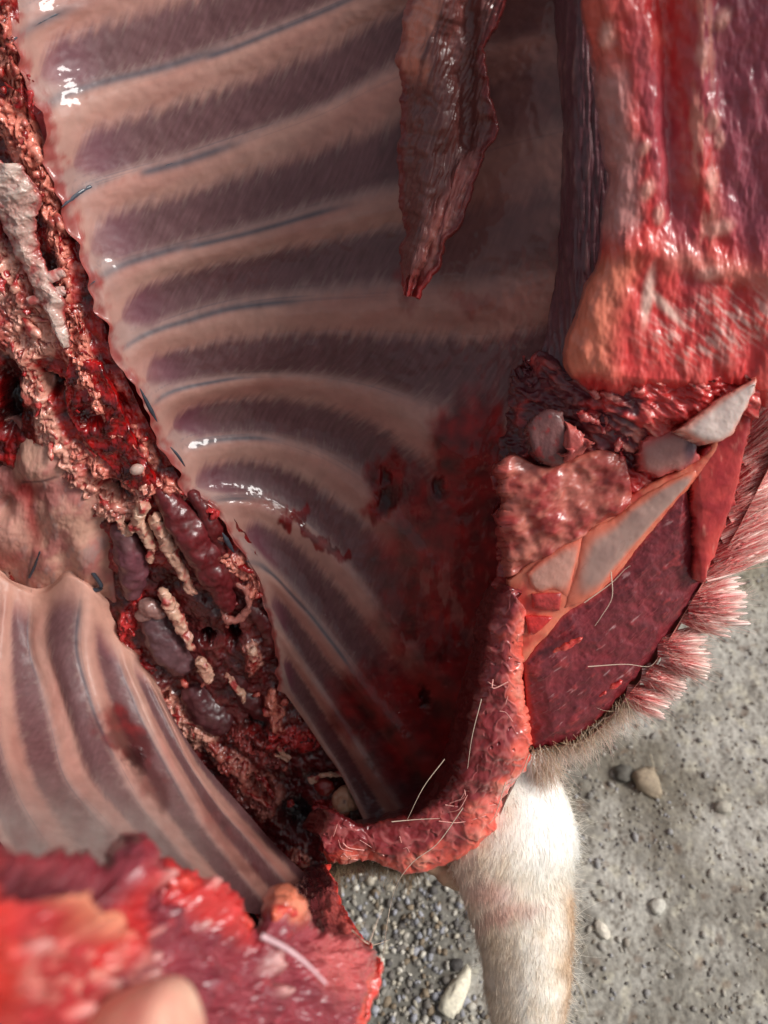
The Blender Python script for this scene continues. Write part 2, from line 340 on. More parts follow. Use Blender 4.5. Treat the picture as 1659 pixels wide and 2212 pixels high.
# ------------------------------------------------------------------ chest wall: ribs, muscles between, vessels
def blobm(px, py, cx, cy, rx, ry, a=0, soft=.35):
    c, s = math.cos(a), math.sin(a); x = (px-cx)*c+(py-cy)*s; y = -(px-cx)*s+(py-cy)*c
    return 1-sst(1-soft, 1+soft, np.sqrt((x/rx)**2+(y/ry)**2))
def blood_right(px, py):
    n = fbm(px/60, py/60, 0, 4, 40); n2 = fbm(px/28, py/70, 0, 4, 41); x = px+35*n; y = py+45*n2
    b = np.maximum.reduce([blobm(x, y, 1020, 1000, 95, 150, 0, .25), blobm(x, y, 1060, 1180, 90, 190, .1, .3), blobm(x, y, 835, 1050, 45, 75, .3, .3), blobm(x, y, 930, 1150, 110, 130, .8, .5)*.85,
        blobm(x, y, 960, 1330, 130, 190, 0, .5)*(.6+.4*sst(-.1, .1, n2)), blobm(x, y, 800, 1530, 90, 90, .5, .4)*.9, blobm(x, y, 960, 1560, 170, 190, 0, .4)*.9,  # blood plus painted-in shade: coverage widened to darken the deep lower right
        blobm(x, y, 640, 1122, 34, 16, .5, .3), blobm(x, y, 700, 1170, 60, 14, .75, .3)*.9, blobm(x, y, 745, 1195, 20, 12, .7, .3), blobm(x, y, 600, 1100, 50, 12, .2, .5)*.35,
        blobm(x, y, 925, 985, 70, 14, -.8, .6)*.4, blobm(x, y, 880, 600, 22, 60, .1, .5)*.7, blobm(x, y, 1010, 650, 60, 16, .3, .7)*.4])
    return np.clip(b, 0, 1)
def blood_left(px, py):
    n = fbm(px/50, py/50, 0, 4, 60); x = px+25*n; y = py+40*fbm(px/30, py/60, 0, 3, 61)
    return np.clip(np.maximum.reduce([blobm(x, y, 270, 1590, 70, 38, .85, .35), blobm(x, y, 335, 1690, 26, 60, -.5, .5)*.7, blobm(x, y, 460, 1770, 22, 70, -.6, .7)*.4, blobm(x, y, 540, 1880, 50, 16, .6, .6)*.5, blobm(x, y, 330, 1440, 45, 25, .7, .5)*.8]), 0, 1)
def holes(px, py, L):
    a_, b_ = np.array(px), np.array(py); px = a_+9*fbm(a_/14, b_/14, 0, 3, 400); py = b_+9*fbm(a_/14, b_/14, 4, 3, 401)
    return np.maximum.reduce([blobm(px, py, cx, cy, rx, ry, a, .6) for cx, cy, rx, ry, a in L])
HR = [(835, 1080, 20, 34, .3), (832, 1030, 12, 18, 0), (948, 1052, 13, 20, 0), (918, 1507, 11, 26, -.2), (1072, 1290, 14, 28, 0)]
HL = [(292, 1640, 17, 30, -.6)]
class Wall:
    def __init__(s, rows, dep, mus_par, bloodf, holel, u0f, teeth, gray, nu=300):
        R = []
        for i, r in enumerate(rows):
            q = resample([(a, b, 0) for a, b in r], 40); t = np.linspace(0, 1, 40); q[:, 2] = dep(i, q[0, :2], q[-1, :2], t); R.append(q)
        s.S = Surf(R, 80); s.n = len(rows); s.mp = mus_par; s.bf = bloodf; s.hl = holel; s.u0 = u0f; s.teeth = teeth; s.gray = gray; s.nu = nu; s.tm = 1 if teeth > .9 else .3
    def half(s, i, u, side, tm=1):     # half width of muscle i (row units) on one side; tm = ragged muscle ends
        u0 = s.u0(i); h = .56*np.sqrt(np.clip((u-u0)/.05, 0, 1))
        tn = noise(u*75*s.teeth + i*7.3, side*3.0, 0, 3)*.7+noise(u*170*s.teeth, side*5., i, 6)*.3
        return np.clip(h*(1+.03*np.sin(u*9+i)) + tm*(.09 if side < 0 else .04)*tn*(h > .02), 0, .9)
    def col(s, P, u, v):
        px, py = P[..., 0], P[..., 1]
        k = np.round((v-s.mp)/2)*2+s.mp; dv = v-k      # nearest muscle row, signed offset
        hw = np.where(dv < 0, s.half(k, u, -1, .3*s.tm), s.half(k, u, 1, .3*s.tm))
        comb = noise(u*95*s.teeth+dv*6+k*3, dv*1.2+k, 0, 12)*.6+noise(u*230*s.teeth+dv*14, dv*2.+k, 0, 14)*.4
        inside = hw-np.abs(dv)
        m = sst(-.17, .22, inside+comb*.08*(dv < 0)*s.tm+comb*.05)
        f1 = noise(u*190*s.teeth+dv*13, dv*2+k, 0, 19)*.6+noise(u*120+dv*6, k, 0, 20)*.5
        mu = mix(MUS, MUS2, .5+.8*f1); mu = mix(mu, FASC*.85, sst(.05, .5, f1)*.5*sst(.5, .05, inside))
        mu = mix(mu, lin(120, 62, 78), sst(.12, .0, u-s.u0(k)-.01)*.7)
        rb = mix(RIB, RIB2, .45+.7*fbm(u*5+v, v*1.2, 0, 3, 23)); e = np.abs(np.abs(dv)-1)   # 0 = rib axis
        rb = mix(rb, FASC, sst(.1, .5, np.where(dv > 0, 1-dv, -.2)+.1*comb)*.85)   # greyish fascia on the upper half of each rib band
        ln = noise(u*3+v*0, v*26, 0, 27); rb = mix(rb, VEIN*1.5, sst(.35, .7, ln)*.45*sst(.0, .4, dv)*sst(.95, .6, dv))
        for v0, a0, a1, r_ in (VEINS_R if s.mp == 0 else VEINS_L):
            vv = v0+.04*noise(u*9, v0, 0, 5); wd = .05+55*r_; rb = mix(rb, VEIN*1.15, np.exp(-((v-vv)/wd)**2)*sst(a0-.01, a0+.02, u)*sst(a1+.05, a1-.06, u)*.8)
        c = mix(rb, mu, m)
        c = mix(c, c*np.array([.86, .72, .72]), sst(.25, .75, u)*.6)
        c = mix(c, mix(FASC, RIB, .4), sst(.10, .0, u)*.5); c = mix(c, lin(200, 148, 130), (s.mp == 1)*sst(.13, .02, u)*.9); c = mix(c, lin(150, 50, 46), (s.mp == 0)*sst(.035, .0, u+.03*fbm(px/22, py/22, 0, 3, 33))*.85)
        c = mix(c, s.gray(c, px, py)[0], s.gray(c, px, py)[1])
        b = s.bf(px, py); c = mix(c, mix(BLOOD, BLOODD, (.5 if s.mp == 0 else 1.0)+.9*fbm(px/40, py/40, 0, 3, 44)), b*(.97 if s.mp == 0 else .8))
        return mix(c, lin(44, 6, 8), holes(px, py, s.hl)*.9)
    def height(s, P, u, v):
        k = np.round((v-s.mp)/2)*2+s.mp; dv = np.abs(v-k)
        f = sst(.0, .12, u)*sst(1.0, .7, u)
        h = .0030*np.cos(np.pi/2*np.clip((1-dv)/.5, 0, 1))**2*f-.0012*np.cos(np.pi/2*np.clip(dv/.5, 0, 1))*f
        h = h+.0005*fbm(P[..., 0]/26, P[..., 1]/26, 0, 3, 30)
        return h-.004*holes(P[..., 0], P[..., 1], s.hl)
    def build(s, parent):
        u = np.linspace(0, 1, s.nu)
        for i in range(s.n):
            mus = (i-s.mp) % 2 == 0
            if mus:
                uu = u[max(0, int(np.argmax(s.half(i, u, 1, 0) > 0))-1):]; lo, hi = i-s.half(i, uu, -1, 0), i+s.half(i, uu, 1, 0)
            else:
                uu = u; lo = i-1+s.half(i-1, uu, 1, 0); hi = i+1-s.half(i+1, uu, -1, 0)
            lo = np.clip(lo, 0, s.n-1); hi = np.clip(hi, 0, s.n-1)
            w_ = np.linspace(0, 1, 30)[:, None]; V = lo[None]+(hi-lo)[None]*w_; U = np.broadcast_to(uu, V.shape)
            P = s.S(U, V).copy(); ee = sst(.03, 0, U); P[..., 0] += ee*22*fbm(P[..., 0]/90, P[..., 1]/55, 0, 2, 36); P[..., 2] += .004*sst(.022, 0, U)
            h = s.height(P, U, V)
            sheet('intercostal_muscle' if mus else 'rib', P, M_PLEURA if s.mp == 0 else M_PLEURA2, parent, h, s.col(P, U, V), .006, None, True)
VEINS_R = ((1.0, 0, .12, .0013), (2.62, 0, .33, .0014), (2.72, .3, .6, .0007), (4.72, 0, .085, .0018), (4.78, .15, .34, .0013), (6.7, 0, .22, .0013), (6.75, .2, .5, .0006), (8.75, .02, .4, .0007), (10.75, .02, .25, .0006), (12.75, .06, .28, .0009), (14.75, .02, .14, .0011), (16.72, 0, .1, .0009), (16.8, .05, .5, .0005))
VEINS_L = ((5.6, .0, .5, .0009), (3.5, 0, .3, .0006), (7.5, .1, .6, .0006), (9.45, .1, .7, .0006))
rowsR = [
 [(-20, -20), (60, -60), (190, -110), (330, -160), (500, -220), (700, -290), (860, -350), (1050, -400), (1290, -440)],
 [(20, 90), (90, 45), (200, 0), (330, -45), (500, -105), (700, -180), (860, -240), (1050, -290), (1290, -330)],
 [(55, 190), (110, 150), (200, 125), (300, 100), (450, 50), (620, -10), (860, -110), (1050, -165), (1290, -215)],
 [(95, 285), (160, 240), (250, 205), (400, 165), (550, 112), (700, 50), (860, -20), (1050, -70), (1290, -110)],
 [(115, 385), (165, 355), (250, 325), (400, 278), (550, 230), (700, 175), (860, 80), (1050, 50), (1290, 0)],
 [(140, 470), (190, 430), (300, 395), (400, 370), (550, 318), (700, 262), (860, 190), (1050, 130), (1290, 80)],
 [(170, 560), (230, 520), (330, 490), (430, 462), (550, 430), (700, 385), (860, 330), (1050, 240), (1290, 170)],
 [(200, 640), (260, 602), (350, 570), (450, 545), (550, 520), (700, 480), (860, 440), (1050, 370), (1290, 310)],
 [(225, 720), (285, 675), (400, 625), (500, 600), (600, 580), (750, 558), (860, 545), (1050, 520), (1200, 490), (1290, 470)],
 [(250, 790), (320, 742), (420, 710), (550, 682), (700, 672), (860, 665), (1050, 660), (1200, 640), (1290, 620)],
 [(295, 850), (345, 800), (450, 782), (600, 770), (750, 770), (900, 792), (1050, 800), (1180, 770), (1270, 740)],
 [(320, 905), (365, 868), (450, 842), (570, 828), (700, 840), (820, 872), (920, 930), (1010, 980), (1110, 990), (1190, 960)],
 [(345, 965), (385, 918), (460, 905), (570, 898), (680, 915), (790, 965), (880, 1040), (960, 1120), (1100, 1180)],
 [(380, 1020), (420, 982), (500, 965), (590, 968), (690, 1005), (780, 1065), (860, 1150), (930, 1230), (1090, 1350)],
 [(400, 1065), (440, 1045), (500, 1035), (570, 1037), (650, 1075), (740, 1150), (820, 1240), (890, 1330), (1070, 1480)],
 [(455, 1100), (500, 1092), (570, 1100), (640, 1140), (720, 1215), (790, 1300), (860, 1390), (1040, 1580)],
 [(490, 1160), (530, 1158), (580, 1180), (640, 1228), (710, 1300), (780, 1385), (840, 1460), (1000, 1660)],
 [(540, 1230), (590, 1255), (650, 1320), (720, 1410), (780, 1490), (830, 1550), (960, 1720)],
 [(570, 1300), (610, 1330), (670, 1410), (730, 1490), (790, 1570), (910, 1750)],
 [(590, 1360), (630, 1410), (690, 1500), (750, 1590), (860, 1770)],
 [(600, 1420), (650, 1490), (700, 1570), (750, 1650), (830, 1790)],
 [(610, 1490), (660, 1560), (700, 1620), (740, 1680), (800, 1800)]]
def depR(i, a, b, t):
    s0, e0 = ds(*a), dr(*b)+.05+.075*min(1, max(0, (i-8)/8)); bulge = .055-.0017*i
    return s0*(1-t)+e0*t+bulge*np.sin(np.pi*np.clip(t, 0, 1)**.75)
def grayR(c, px, py):
    f = sst(880, 1080, px)*sst(760, 560, py)   # plain membrane toward the breastbone
    n = fbm(px/70, py/40, 0, 4, 71); return mix(DUSK, RIB2*.8, .4+.6*n), f*.55
WR = Wall(rowsR, depR, 0, blood_right, HR, lambda i: .035+.012*np.sin(np.asarray(i)*1.7)+(np.asarray(i) > 9)*.01, 1.0, grayR)
WR.build(ANIMAL)
rowsL = [
 [(-60, 1200), (-80, 1340), (-90, 1460), (-80, 1600), (-40, 1750), (20, 1850), (60, 1960)],
 [(-20, 1215), (-35, 1340), (-40, 1460), (-35, 1590), (5, 1720), (60, 1830), (125, 1930)],
 [(20, 1240), (8, 1340), (2, 1460), (12, 1575), (50, 1700), (105, 1795), (190, 1910)],
 [(50, 1260), (42, 1365), (55, 1470), (75, 1570), (110, 1690), (180, 1790), (285, 1920)],
 [(90, 1270), (78, 1387), (108, 1480), (135, 1570), (165, 1680), (250, 1775), (385, 1920)],
 [(150, 1230), (130, 1380), (155, 1490), (185, 1575), (235, 1690), (300, 1775), (440, 1940)],
 [(200, 1260), (187, 1390), (205, 1480), (240, 1580), (300, 1695), (355, 1778), (510, 1965)],
 [(235, 1330), (230, 1400), (250, 1480), (290, 1580), (365, 1720), (420, 1800), (560, 1975)],
 [(265, 1380), (275, 1440), (300, 1500), (340, 1585), (425, 1735), (480, 1820), (610, 1975)],
 [(290, 1410), (310, 1470), (335, 1530), (375, 1610), (455, 1740), (515, 1815), (645, 1970)],
 [(310, 1440), (345, 1510), (375, 1570), (415, 1650), (480, 1740), (550, 1815), (680, 1960)],
 [(340, 1480), (380, 1560), (440, 1650), (520, 1740), (600, 1830), (720, 1945)]]
def depL(i, a, b, t):
    s0, e0 = ds(*a), .36+.00020*b[0]
    return s0*(1-t)+e0*t+.045*np.sin(np.pi*t)
def grayL(c, px, py): return mix(FASC, lin(205, 195, 186), .5+.5*fbm(px/40, py/60, 0, 3, 72)), .6*sst(1620, 1850, py+px*.0)*sst(560, 200, px)  # hazy sheen on the lower left ribs, painted in as paler grey
WL = Wall(rowsL, depL, 1, blood_left, HL, lambda i: .02+.02*np.sin(np.asarray(i)*2.1), .6, grayL)
WL.build(ANIMAL)
def vein_on(wall, v0, u0, u1, r, lift=-.0008, col=VEIN*1.1, wob=.04):
    n = 60; U = np.linspace(u0, u1, n); V = v0+wob*noise(U*9, v0, 0, 5); P = wall.S(U, V)
    h = wall.height(P, U, V); Q = P.copy(); Q[:, 2] -= h+lift-.0006
    X = W(Q[:, 0], Q[:, 1], Q[:, 2]); t = np.linspace(0, 1, n); R = r*np.minimum(1, np.minimum(t, 1-t)*3.5+.05)
    VV, F = tube_arrays(X, R, 6); return mesh_obj('vein', VV, F, M_PLEURA, ANIMAL, np.broadcast_to(col, VV.shape))
for args in VEINS_R: vein_on(WR, *args)
for args in VEINS_L: vein_on(WL, *args)
# flesh behind the ribs closes the chest
bk = [[(x, y, d) for x, y, d in r] for r in (
 [(-300, -400, .50), (300, -400, .52), (800, -400, .54), (1300, -400, .50)],
 [(-300, 400, .53), (300, 400, .56), (800, 400, .57), (1300, 400, .50)],
 [(-300, 1000, .62), (300, 1000, .64), (800, 1000, .65), (1250, 1000, .56)],
 [(-300, 1500, .68), (300, 1500, .74), (800, 1500, .78), (1080, 1450, .74)],
 [(-300, 1800, .58), (300, 1780, .66), (740, 1800, .78), (1000, 1720, .75)],
 [(-300, 1950, .48), (300, 1930, .56), (640, 1880, .68), (860, 1810, .73)])]
S_ = Surf(bk, 40); U, V = np.meshgrid(np.linspace(0, 1, 90), np.linspace(0, 5, 120)); P = S_(U, V)
sheet('chest_flesh', P, M_MUSCLE, ANIMAL, .004*fbm(P[..., 0]/60, P[..., 1]/60, 0, 4, 80), mix(BLOODD, BLOOD, .5+.8*fbm(P[..., 0]/50, P[..., 1]/50, 0, 3, 81)), .01)

# ------------------------------------------------------------------ backbone: bed, torn flesh, fat, tendons, neck muscles
rowsB = [[(-140, -60), (20, -20)], [(-140, 150), (45, 195)], [(-140, 400), (138, 455)], [(-140, 600), (175, 605)], [(-130, 800), (265, 835)], [(-110, 1000), (375, 1035)],
 [(-90, 1200), (485, 1115)], [(80, 1290), (560, 1240)], [(235, 1420), (612, 1380)], [(315, 1540), (660, 1490)], [(400, 1680), (730, 1620)], [(480, 1800), (810, 1750)], [(580, 1930), (770, 1880)]]
R_ = []
for (a, b), (c, d) in rowsB:
    c += 16; t = np.linspace(0, 1, 9); x = a+(c-a)*t; y = b+(d-b)*t
    R_.append([(q, r, float(ds(q, r))+.012-.004*math.sin(math.pi*s)) for q, r, s in zip(x, y, t)])
S_ = Surf(R_, 40); U, V = np.meshgrid(np.linspace(0, 1, 260), np.linspace(0, len(rowsB)-1, 900)); P = S_(U, V); X = W(P[..., 0], P[..., 1], P[..., 2])
n = fbm(X[..., 0]*75, X[..., 1]*75, X[..., 2]*75, 4, 90); n2 = fbm(X[..., 0]*40, X[..., 1]*40, X[..., 2]*40, 3, 91)
c = mix(BLOODD, lin(176, 24, 24), sst(-.4, .4, n)); c = mix(c, lin(206, 112, 100), sst(.2, .5, n+.4*n2)*.8); c = mix(c, MUS2, sst(.1, .5, n2)*sst(1050, 1200, P[..., 1])*.9); c = mix(c, lin(74, 22, 24), sst(1180, 1320, P[..., 1])*.8)
HB = [(447, 1374, 13, 13, 0), (355, 1500, 9, 10, 0), (554, 1577, 20, 36, 0), (504, 1368, 12, 22, 0), (644, 1768, 42, 34, .5), (110, 830, 26, 18, .4), (190, 905, 26, 20, .3), (232, 1062, 30, 22, .2), (15, 1090, 24, 20, 0), (20, 880, 22, 60, 0), (50, 1000, 14, 24, 0), (560, 1700, 30, 20, .6)]
hb = holes(P[..., 0], P[..., 1], HB); c = mix(c, lin(28, 5, 7), hb)
BED = (P, X, n, n2, c, hb)
def fleshc(a, b, lo=-.15, hi=.3, dark=None):
    def f(px, py, X, h):
        q = fbm(X[:, 0]*110, X[:, 1]*110, X[:, 2]*110, 3, 101)
        c = mix(b, a, sst(lo, hi, h*.8+q*.6)); c = mix(c, BLOOD, sst(.2, .55, fbm(X[:, 0]*70, X[:, 1]*70, X[:, 2]*70, 3, 102))*.8)
        if dark is not None: c = mix(c, dark, sst(-.1, -.45, h)*.8)
        return c
    return f
def D(px, py, off=0.0): return float(ds(px, py))+off
def path(pts, off): return [(x, y, D(x, y, off)) for x, y in pts]
FP = lin(228, 138, 118); FPK = lin(224, 158, 138)
def rags(pts, r, nn):
    Q = resample(pts, 200); L = np.r_[0, np.cumsum(np.linalg.norm(np.diff(Q[:, :2], axis=0), axis=1))]; out = []; s = 0
    while s < L[-1]:
        x, y, d = [np.interp(s, L, Q[:, k]) for k in range(3)]; R = np.interp(s/L[-1], np.linspace(0, 1, len(r)), r)
        x2, y2 = [np.interp(s+4, L, Q[:, k]) for k in range(2)]; an = math.atan2(y2-y, x2-x) if s+4 < L[-1] else 0
        for _ in range(nn):
            k = random.uniform(.4, .9); out.append((x+R*random.uniform(-.9, .9), y+R*random.uniform(-.9, .9), d+R*random.uniform(-.3, .3)*d/VW, R*k*random.uniform(1.2, 2.4), R*k*random.uniform(.35, .6), an+random.gauss(0, .5)))
        s += R*random.uniform(1.6, 3.2)
    return out
TORN = [  # ridges of ragged flesh: path, radii, colours, how many lumps abreast
 ([(0, -20), (18, 120), (40, 220), (70, 330), (100, 400)], [13, 14, 16, 15], FP, BLOOD, 2), ([(62, 165), (68, 200), (72, 245)], [9, 13, 8], RED, BLOOD, 1),
 ([(100, 400), (120, 480), (138, 560), (140, 620), (165, 700), (185, 770), (210, 850)], [12, 13, 12, 12, 13, 13], FP, BLOOD, 2),
 ([(0, 240), (30, 290), (55, 340)], [16, 18, 15], FP, RED*.7, 2), ([(-15, 560), (20, 600), (50, 660), (80, 700), (100, 740)], [26, 26, 24, 22], FPK, RED*.8, 3),
 ([(-10, 700), (30, 740), (60, 760)], [24, 22, 18], FPK, RED*.8, 2), ([(150, 740), (175, 790), (205, 850), (240, 900), (285, 950), (310, 1000), (290, 1040)], [14, 15, 15, 16, 18, 14], FP, RED*.8, 2),
 ([(60, 790), (85, 850), (100, 910), (125, 960), (150, 1010), (190, 1050), (225, 1080)], [15, 17, 18, 18, 17, 16], FPK, RED, 2),
 ([(225, 1080), (262, 1100), (300, 1085), (320, 1050)], [15, 16, 13, 12], FPK, RED, 2), ([(170, 960), (200, 985), (225, 1020)], [12, 13, 12], FP, RED*.7, 2),
 ([(335, 1045), (365, 1050), (400, 1060)], [11, 12, 10], FP, BLOOD, 1), ([(455, 1085), (470, 1105), (462, 1135), (470, 1165)], [9, 10, 8, 7], RED, BLOODD, 1),
 ([(470, 1165), (495, 1210), (530, 1226), (552, 1246), (545, 1276)], [8, 10, 16, 15, 10], FP, BLOOD, 2), ([(292, 1300), (278, 1345), (263, 1383), (300, 1430), (330, 1470)], [12, 12, 13, 12, 12], RED, BLOOD, 2),
 ([(337, 1487), (367, 1529), (397, 1559), (418, 1577), (442, 1595)], [12, 14, 15, 16, 15], FPK, RED*.7, 2), ([(460, 1615), (480, 1640), (510, 1650), (545, 1690), (572, 1715), (575, 1745)], [11, 12, 18, 22, 26, 18], lin(190, 110, 96), BLOOD, 2),
 ([(590, 1600), (620, 1590), (660, 1600), (690, 1585), (720, 1600)], [14, 16, 15, 15, 12], RED, BLOODD, 2), ([(545, 1395), (550, 1420), (545, 1440)], [9, 11, 8], FPK, BLOOD, 1), ([(590, 1500), (600, 1540), (605, 1570)], [8, 9, 7], FP, BLOOD, 1),
 ([(640, 1850), (655, 1880), (690, 1900), (700, 1930)], [12, 14, 12, 9], lin(200, 120, 104), BLOOD, 2), ([(700, 1745), (725, 1780), (715, 1820)], [14, 14, 12], RED, BLOOD, 2), ([(510, 1590), (560, 1610), (600, 1640)], [14, 16, 14], lin(150, 60, 56), BLOODD, 2)]
for q, (pts, r, a, b, nn) in enumerate(TORN):
    organic('torn_flesh', rags(path(pts, .003), np.array(r), nn), M_FLESH, ANIMAL, fleshc(a, b), .0010, .0045, 85, q*5, 1)
P, X, n, n2, c, hb = BED; hgt = .0040*n+.004*n2-.016*hb
nf = fbm(X[..., 0]*150, X[..., 1]*150, X[..., 2]*150, 3, 93); cr2 = noise(X[..., 0]*420, X[..., 1]*420, X[..., 2]*420, 94)
for q, (pts, r, a, b, nn) in enumerate(TORN):
    Q = resample(path(pts, 0), 50); rr = np.interp(np.linspace(0, 1, 50), np.linspace(0, 1, len(r)), r)*1.5; m = rr.max()*2.2
    w_ = (P[..., 0] > Q[:, 0].min()-m) & (P[..., 0] < Q[:, 0].max()+m) & (P[..., 1] > Q[:, 1].min()-m) & (P[..., 1] < Q[:, 1].max()+m)
    if not w_.any(): continue
    xw = P[w_][:, 0]+14*n[w_]; yw = P[w_][:, 1]+14*nf[w_]; dd = np.sqrt((xw[:, None]-Q[None, :, 0])**2+(yw[:, None]-Q[None, :, 1])**2)/rr[None]; g = np.exp(-dd.min(1)**2)
    an = math.atan2(Q[-1, 1]-Q[0, 1], Q[-1, 0]-Q[0, 0]); ca, sa = math.cos(an), math.sin(an); xr = (xw*ca+yw*sa)/30; yr = (-xw*sa+yw*ca)/15; bl = np.abs(noise(xr+.5*n[w_], yr+.8*nf[w_], q, 97))*.8+np.abs(noise(xr*2.1, yr*2.1, q, 98))*.35
    hgt[w_] += g*(.0025+.011*np.minimum(bl, .5)+.004*n[w_]); cc = mix(b, a, sst(.05, .30, bl)); cc = mix(cc, np.asarray(a)*1.12, sst(.3, .6, bl)*.6); cc = mix(cc, BLOODD, sst(.10, .0, bl)*.8); cc = mix(cc, lin(150, 16, 18), sst(.15, .5, n2[w_]+.3*nf[w_])*.75); c[w_] = mix(c[w_], cc, sst(.2, .55, g))
tag(sub(sheet('backbone', P, M_FLESH, ANIMAL, hgt+.0010*nf, c, 0), ANIMAL))
# scattered small crumbs of flesh over the backbone
cr_ = []
for i in range(34):
    t = random.random(); y = -20+1100*t; ex = np.interp(y, [-20, 195, 455, 605, 835, 1035, 1115], [20, 45, 138, 175, 265, 375, 420]); x = random.uniform(max(-20, ex-190), ex-8); r = random.uniform(5, 12)
    cr_.append((x, y, D(x, y, random.uniform(-.001, .008)), r, r*random.uniform(.5, .9), random.uniform(0, 3)))
for i in range(24):
    t = random.random(); y = 1280+560*t; lx = np.interp(y, [1280, 1420, 1540, 1680, 1840], [120, 250, 325, 420, 560]); hx = np.interp(y, [1280, 1420, 1540, 1680, 1840], [580, 620, 665, 740, 800]); x = random.uniform(lx+20, hx-20); r = random.uniform(5, 13)
    cr_.append((x, y, D(x, y, random.uniform(.002, .012)), r, r*random.uniform(.4, .9), random.uniform(0, 3)))
tag(organic('flesh_crumbs', cr_, M_FLESH, ANIMAL, fleshc(lin(205, 110, 96), BLOOD), .0010, .0026, 140, 77, 1), kind='stuff')
# tendons and ligaments across the backbone
for pts, r in (([(-14, 365), (12, 385), (30, 400), (66, 420)], [22, 18, 20, 12]), ([(-10, 440), (30, 446), (60, 440), (90, 432)], [16, 14, 13, 8]), ([(80, 616), (110, 598), (140, 588)], [8, 11, 8]), ([(62, 652), (100, 640), (140, 626)], [7, 10, 8])):
    tube('tendon', path(pts, .001), np.array(r)*1.15, M_CART, ANIMAL, lambda V: mix(lin(208, 170, 160), lin(196, 96, 90), sst(-.2, .35, fbm(V[:, 0]*150, V[:, 1]*150, V[:, 2]*150, 3, 5))), 20, 80, .0014)
rows = [[(x, y, D(max(0, x), y, -.001)) for x in np.linspace(a, b, 5)] for y, a, b in ((352, -30, 40), (400, -30, 78), (440, -20, 88), (490, 4, 76), (545, 32, 86), (600, 62, 108), (645, 78, 134), (695, 108, 142), (748, 136, 152))]
S_ = Surf(rows, 30); U, V = np.meshgrid(np.linspace(0, 1, 80), np.linspace(0, 8, 240)); P = S_(U, V); x, y = P[..., 0].copy(), P[..., 1].copy(); n = fbm(x/34, y/34, 0, 4, 601); P[..., 0] += 10*fbm(y/24, U*2, 0, 3, 602)
c = mix(lin(196, 152, 140), lin(210, 182, 170), sst(-.1, .4, n)); c = mix(c, lin(178, 60, 58), sst(.15, .5, -n)*.8); c = mix(c, lin(160, 40, 40), sst(.14, .0, np.minimum(U, 1-U)+.06*n)*.8)
sheet('pale_membrane', P, M_CART, ANIMAL, .004*np.sin(np.pi*U)+.0035*n, c, .002)
# blood lying in the split backbone
rowsP = [[(150, 770), (215, 790)], [(140, 830), (250, 860)], [(150, 900), (280, 930)], [(190, 960), (310, 990)], [(240, 1010), (335, 1040)], [(270, 1050), (330, 1070)]]
S_ = Surf([path(r, .001) for r in rowsP], 20); U, V = np.meshgrid(np.linspace(0, 1, 80), np.linspace(0, 5, 140)); P = S_(U, V)
n = fbm(P[..., 0]/26, P[..., 1]/26, 0, 4, 95)
sheet('blood_pool', P, M_BLOOD, ANIMAL, .0035*n-.010*holes(P[..., 0], P[..., 1], HB), mix(lin(170, 14, 14), lin(70, 8, 10), sst(-.3, .4, n)), .006)
organic('nerve_root', [(296, 1014, D(296, 1014, -.005), 17, 13, -.5)], M_CART, ANIMAL, lambda px, py, X, h: mix(lin(206, 180, 168), lin(190, 120, 110), .3+h), .001, .001, 120, 8, 3)
# neck muscles beside the backbone
def musc(name, pts, r, col, off=-.006, amp=.001):
    Q = path(pts, off+.009); B = path_blobs(Q, r, .14, .08, .08, .05)
    return organic(name, B, M_MUSCLE, ANIMAL, lambda px, py, X, h: mix(col, mix(BLOODD, FASC*.6, .5), sst(.1, .6, fbm(X[:, 0]*60, X[:, 1]*60, X[:, 2]*60, 4, 9))*.5)*(1+.25*h)[:, None], .0014, .0035, 55, 3, 3)
musc('neck_muscle', [(345, 1065), (385, 1110), (420, 1165), (455, 1225), (480, 1280), (492, 1310)], [16, 34, 42, 42, 34, 18], lin(104, 30, 34), -.006)
musc('neck_muscle', [(420, 1070), (450, 1120), (480, 1190), (510, 1260)], [14, 22, 22, 16], lin(98, 26, 28), -.001)
musc('neck_muscle', [(262, 1150), (280, 1195), (288, 1245), (285, 1285)], [24, 36, 34, 18], lin(110, 62, 70))
musc('neck_muscle', [(335, 1340), (362, 1395), (390, 1435)], [32, 44, 30], lin(98, 66, 70), -.002)
musc('neck_muscle', [(425, 1500), (450, 1530), (480, 1560)], [38, 48, 34], lin(88, 44, 48), .006)
musc('neck_muscle', [(520, 1300), (565, 1330), (590, 1390)], [18, 24, 18], lin(92, 26, 28), .004)
musc('neck_muscle', [(510, 1450), (535, 1500), (570, 1540)], [26, 30, 24], lin(86, 34, 36), .008)
organic('lung_remnant', [(325, 1310, D(325, 1310, -.001), 28, 22, .3), (310, 1330, D(310, 1330, -.001), 18, 15, 0), (345, 1325, D(345, 1325, 0), 18, 14, 0)], M_CART, ANIMAL, lambda px, py, X, h: mix(lin(140, 104, 100), lin(170, 126, 116), .5+h), .0012, .003, 70, 4)
tube('windpipe_rim', path([(508, 1262), (530, 1275), (538, 1308), (518, 1335), (492, 1340), (478, 1318)], .001), [3, 8, 7, 8, 9, 4], M_FLESH, ANIMAL, lin(186, 116, 104), 10, 50, .0025)
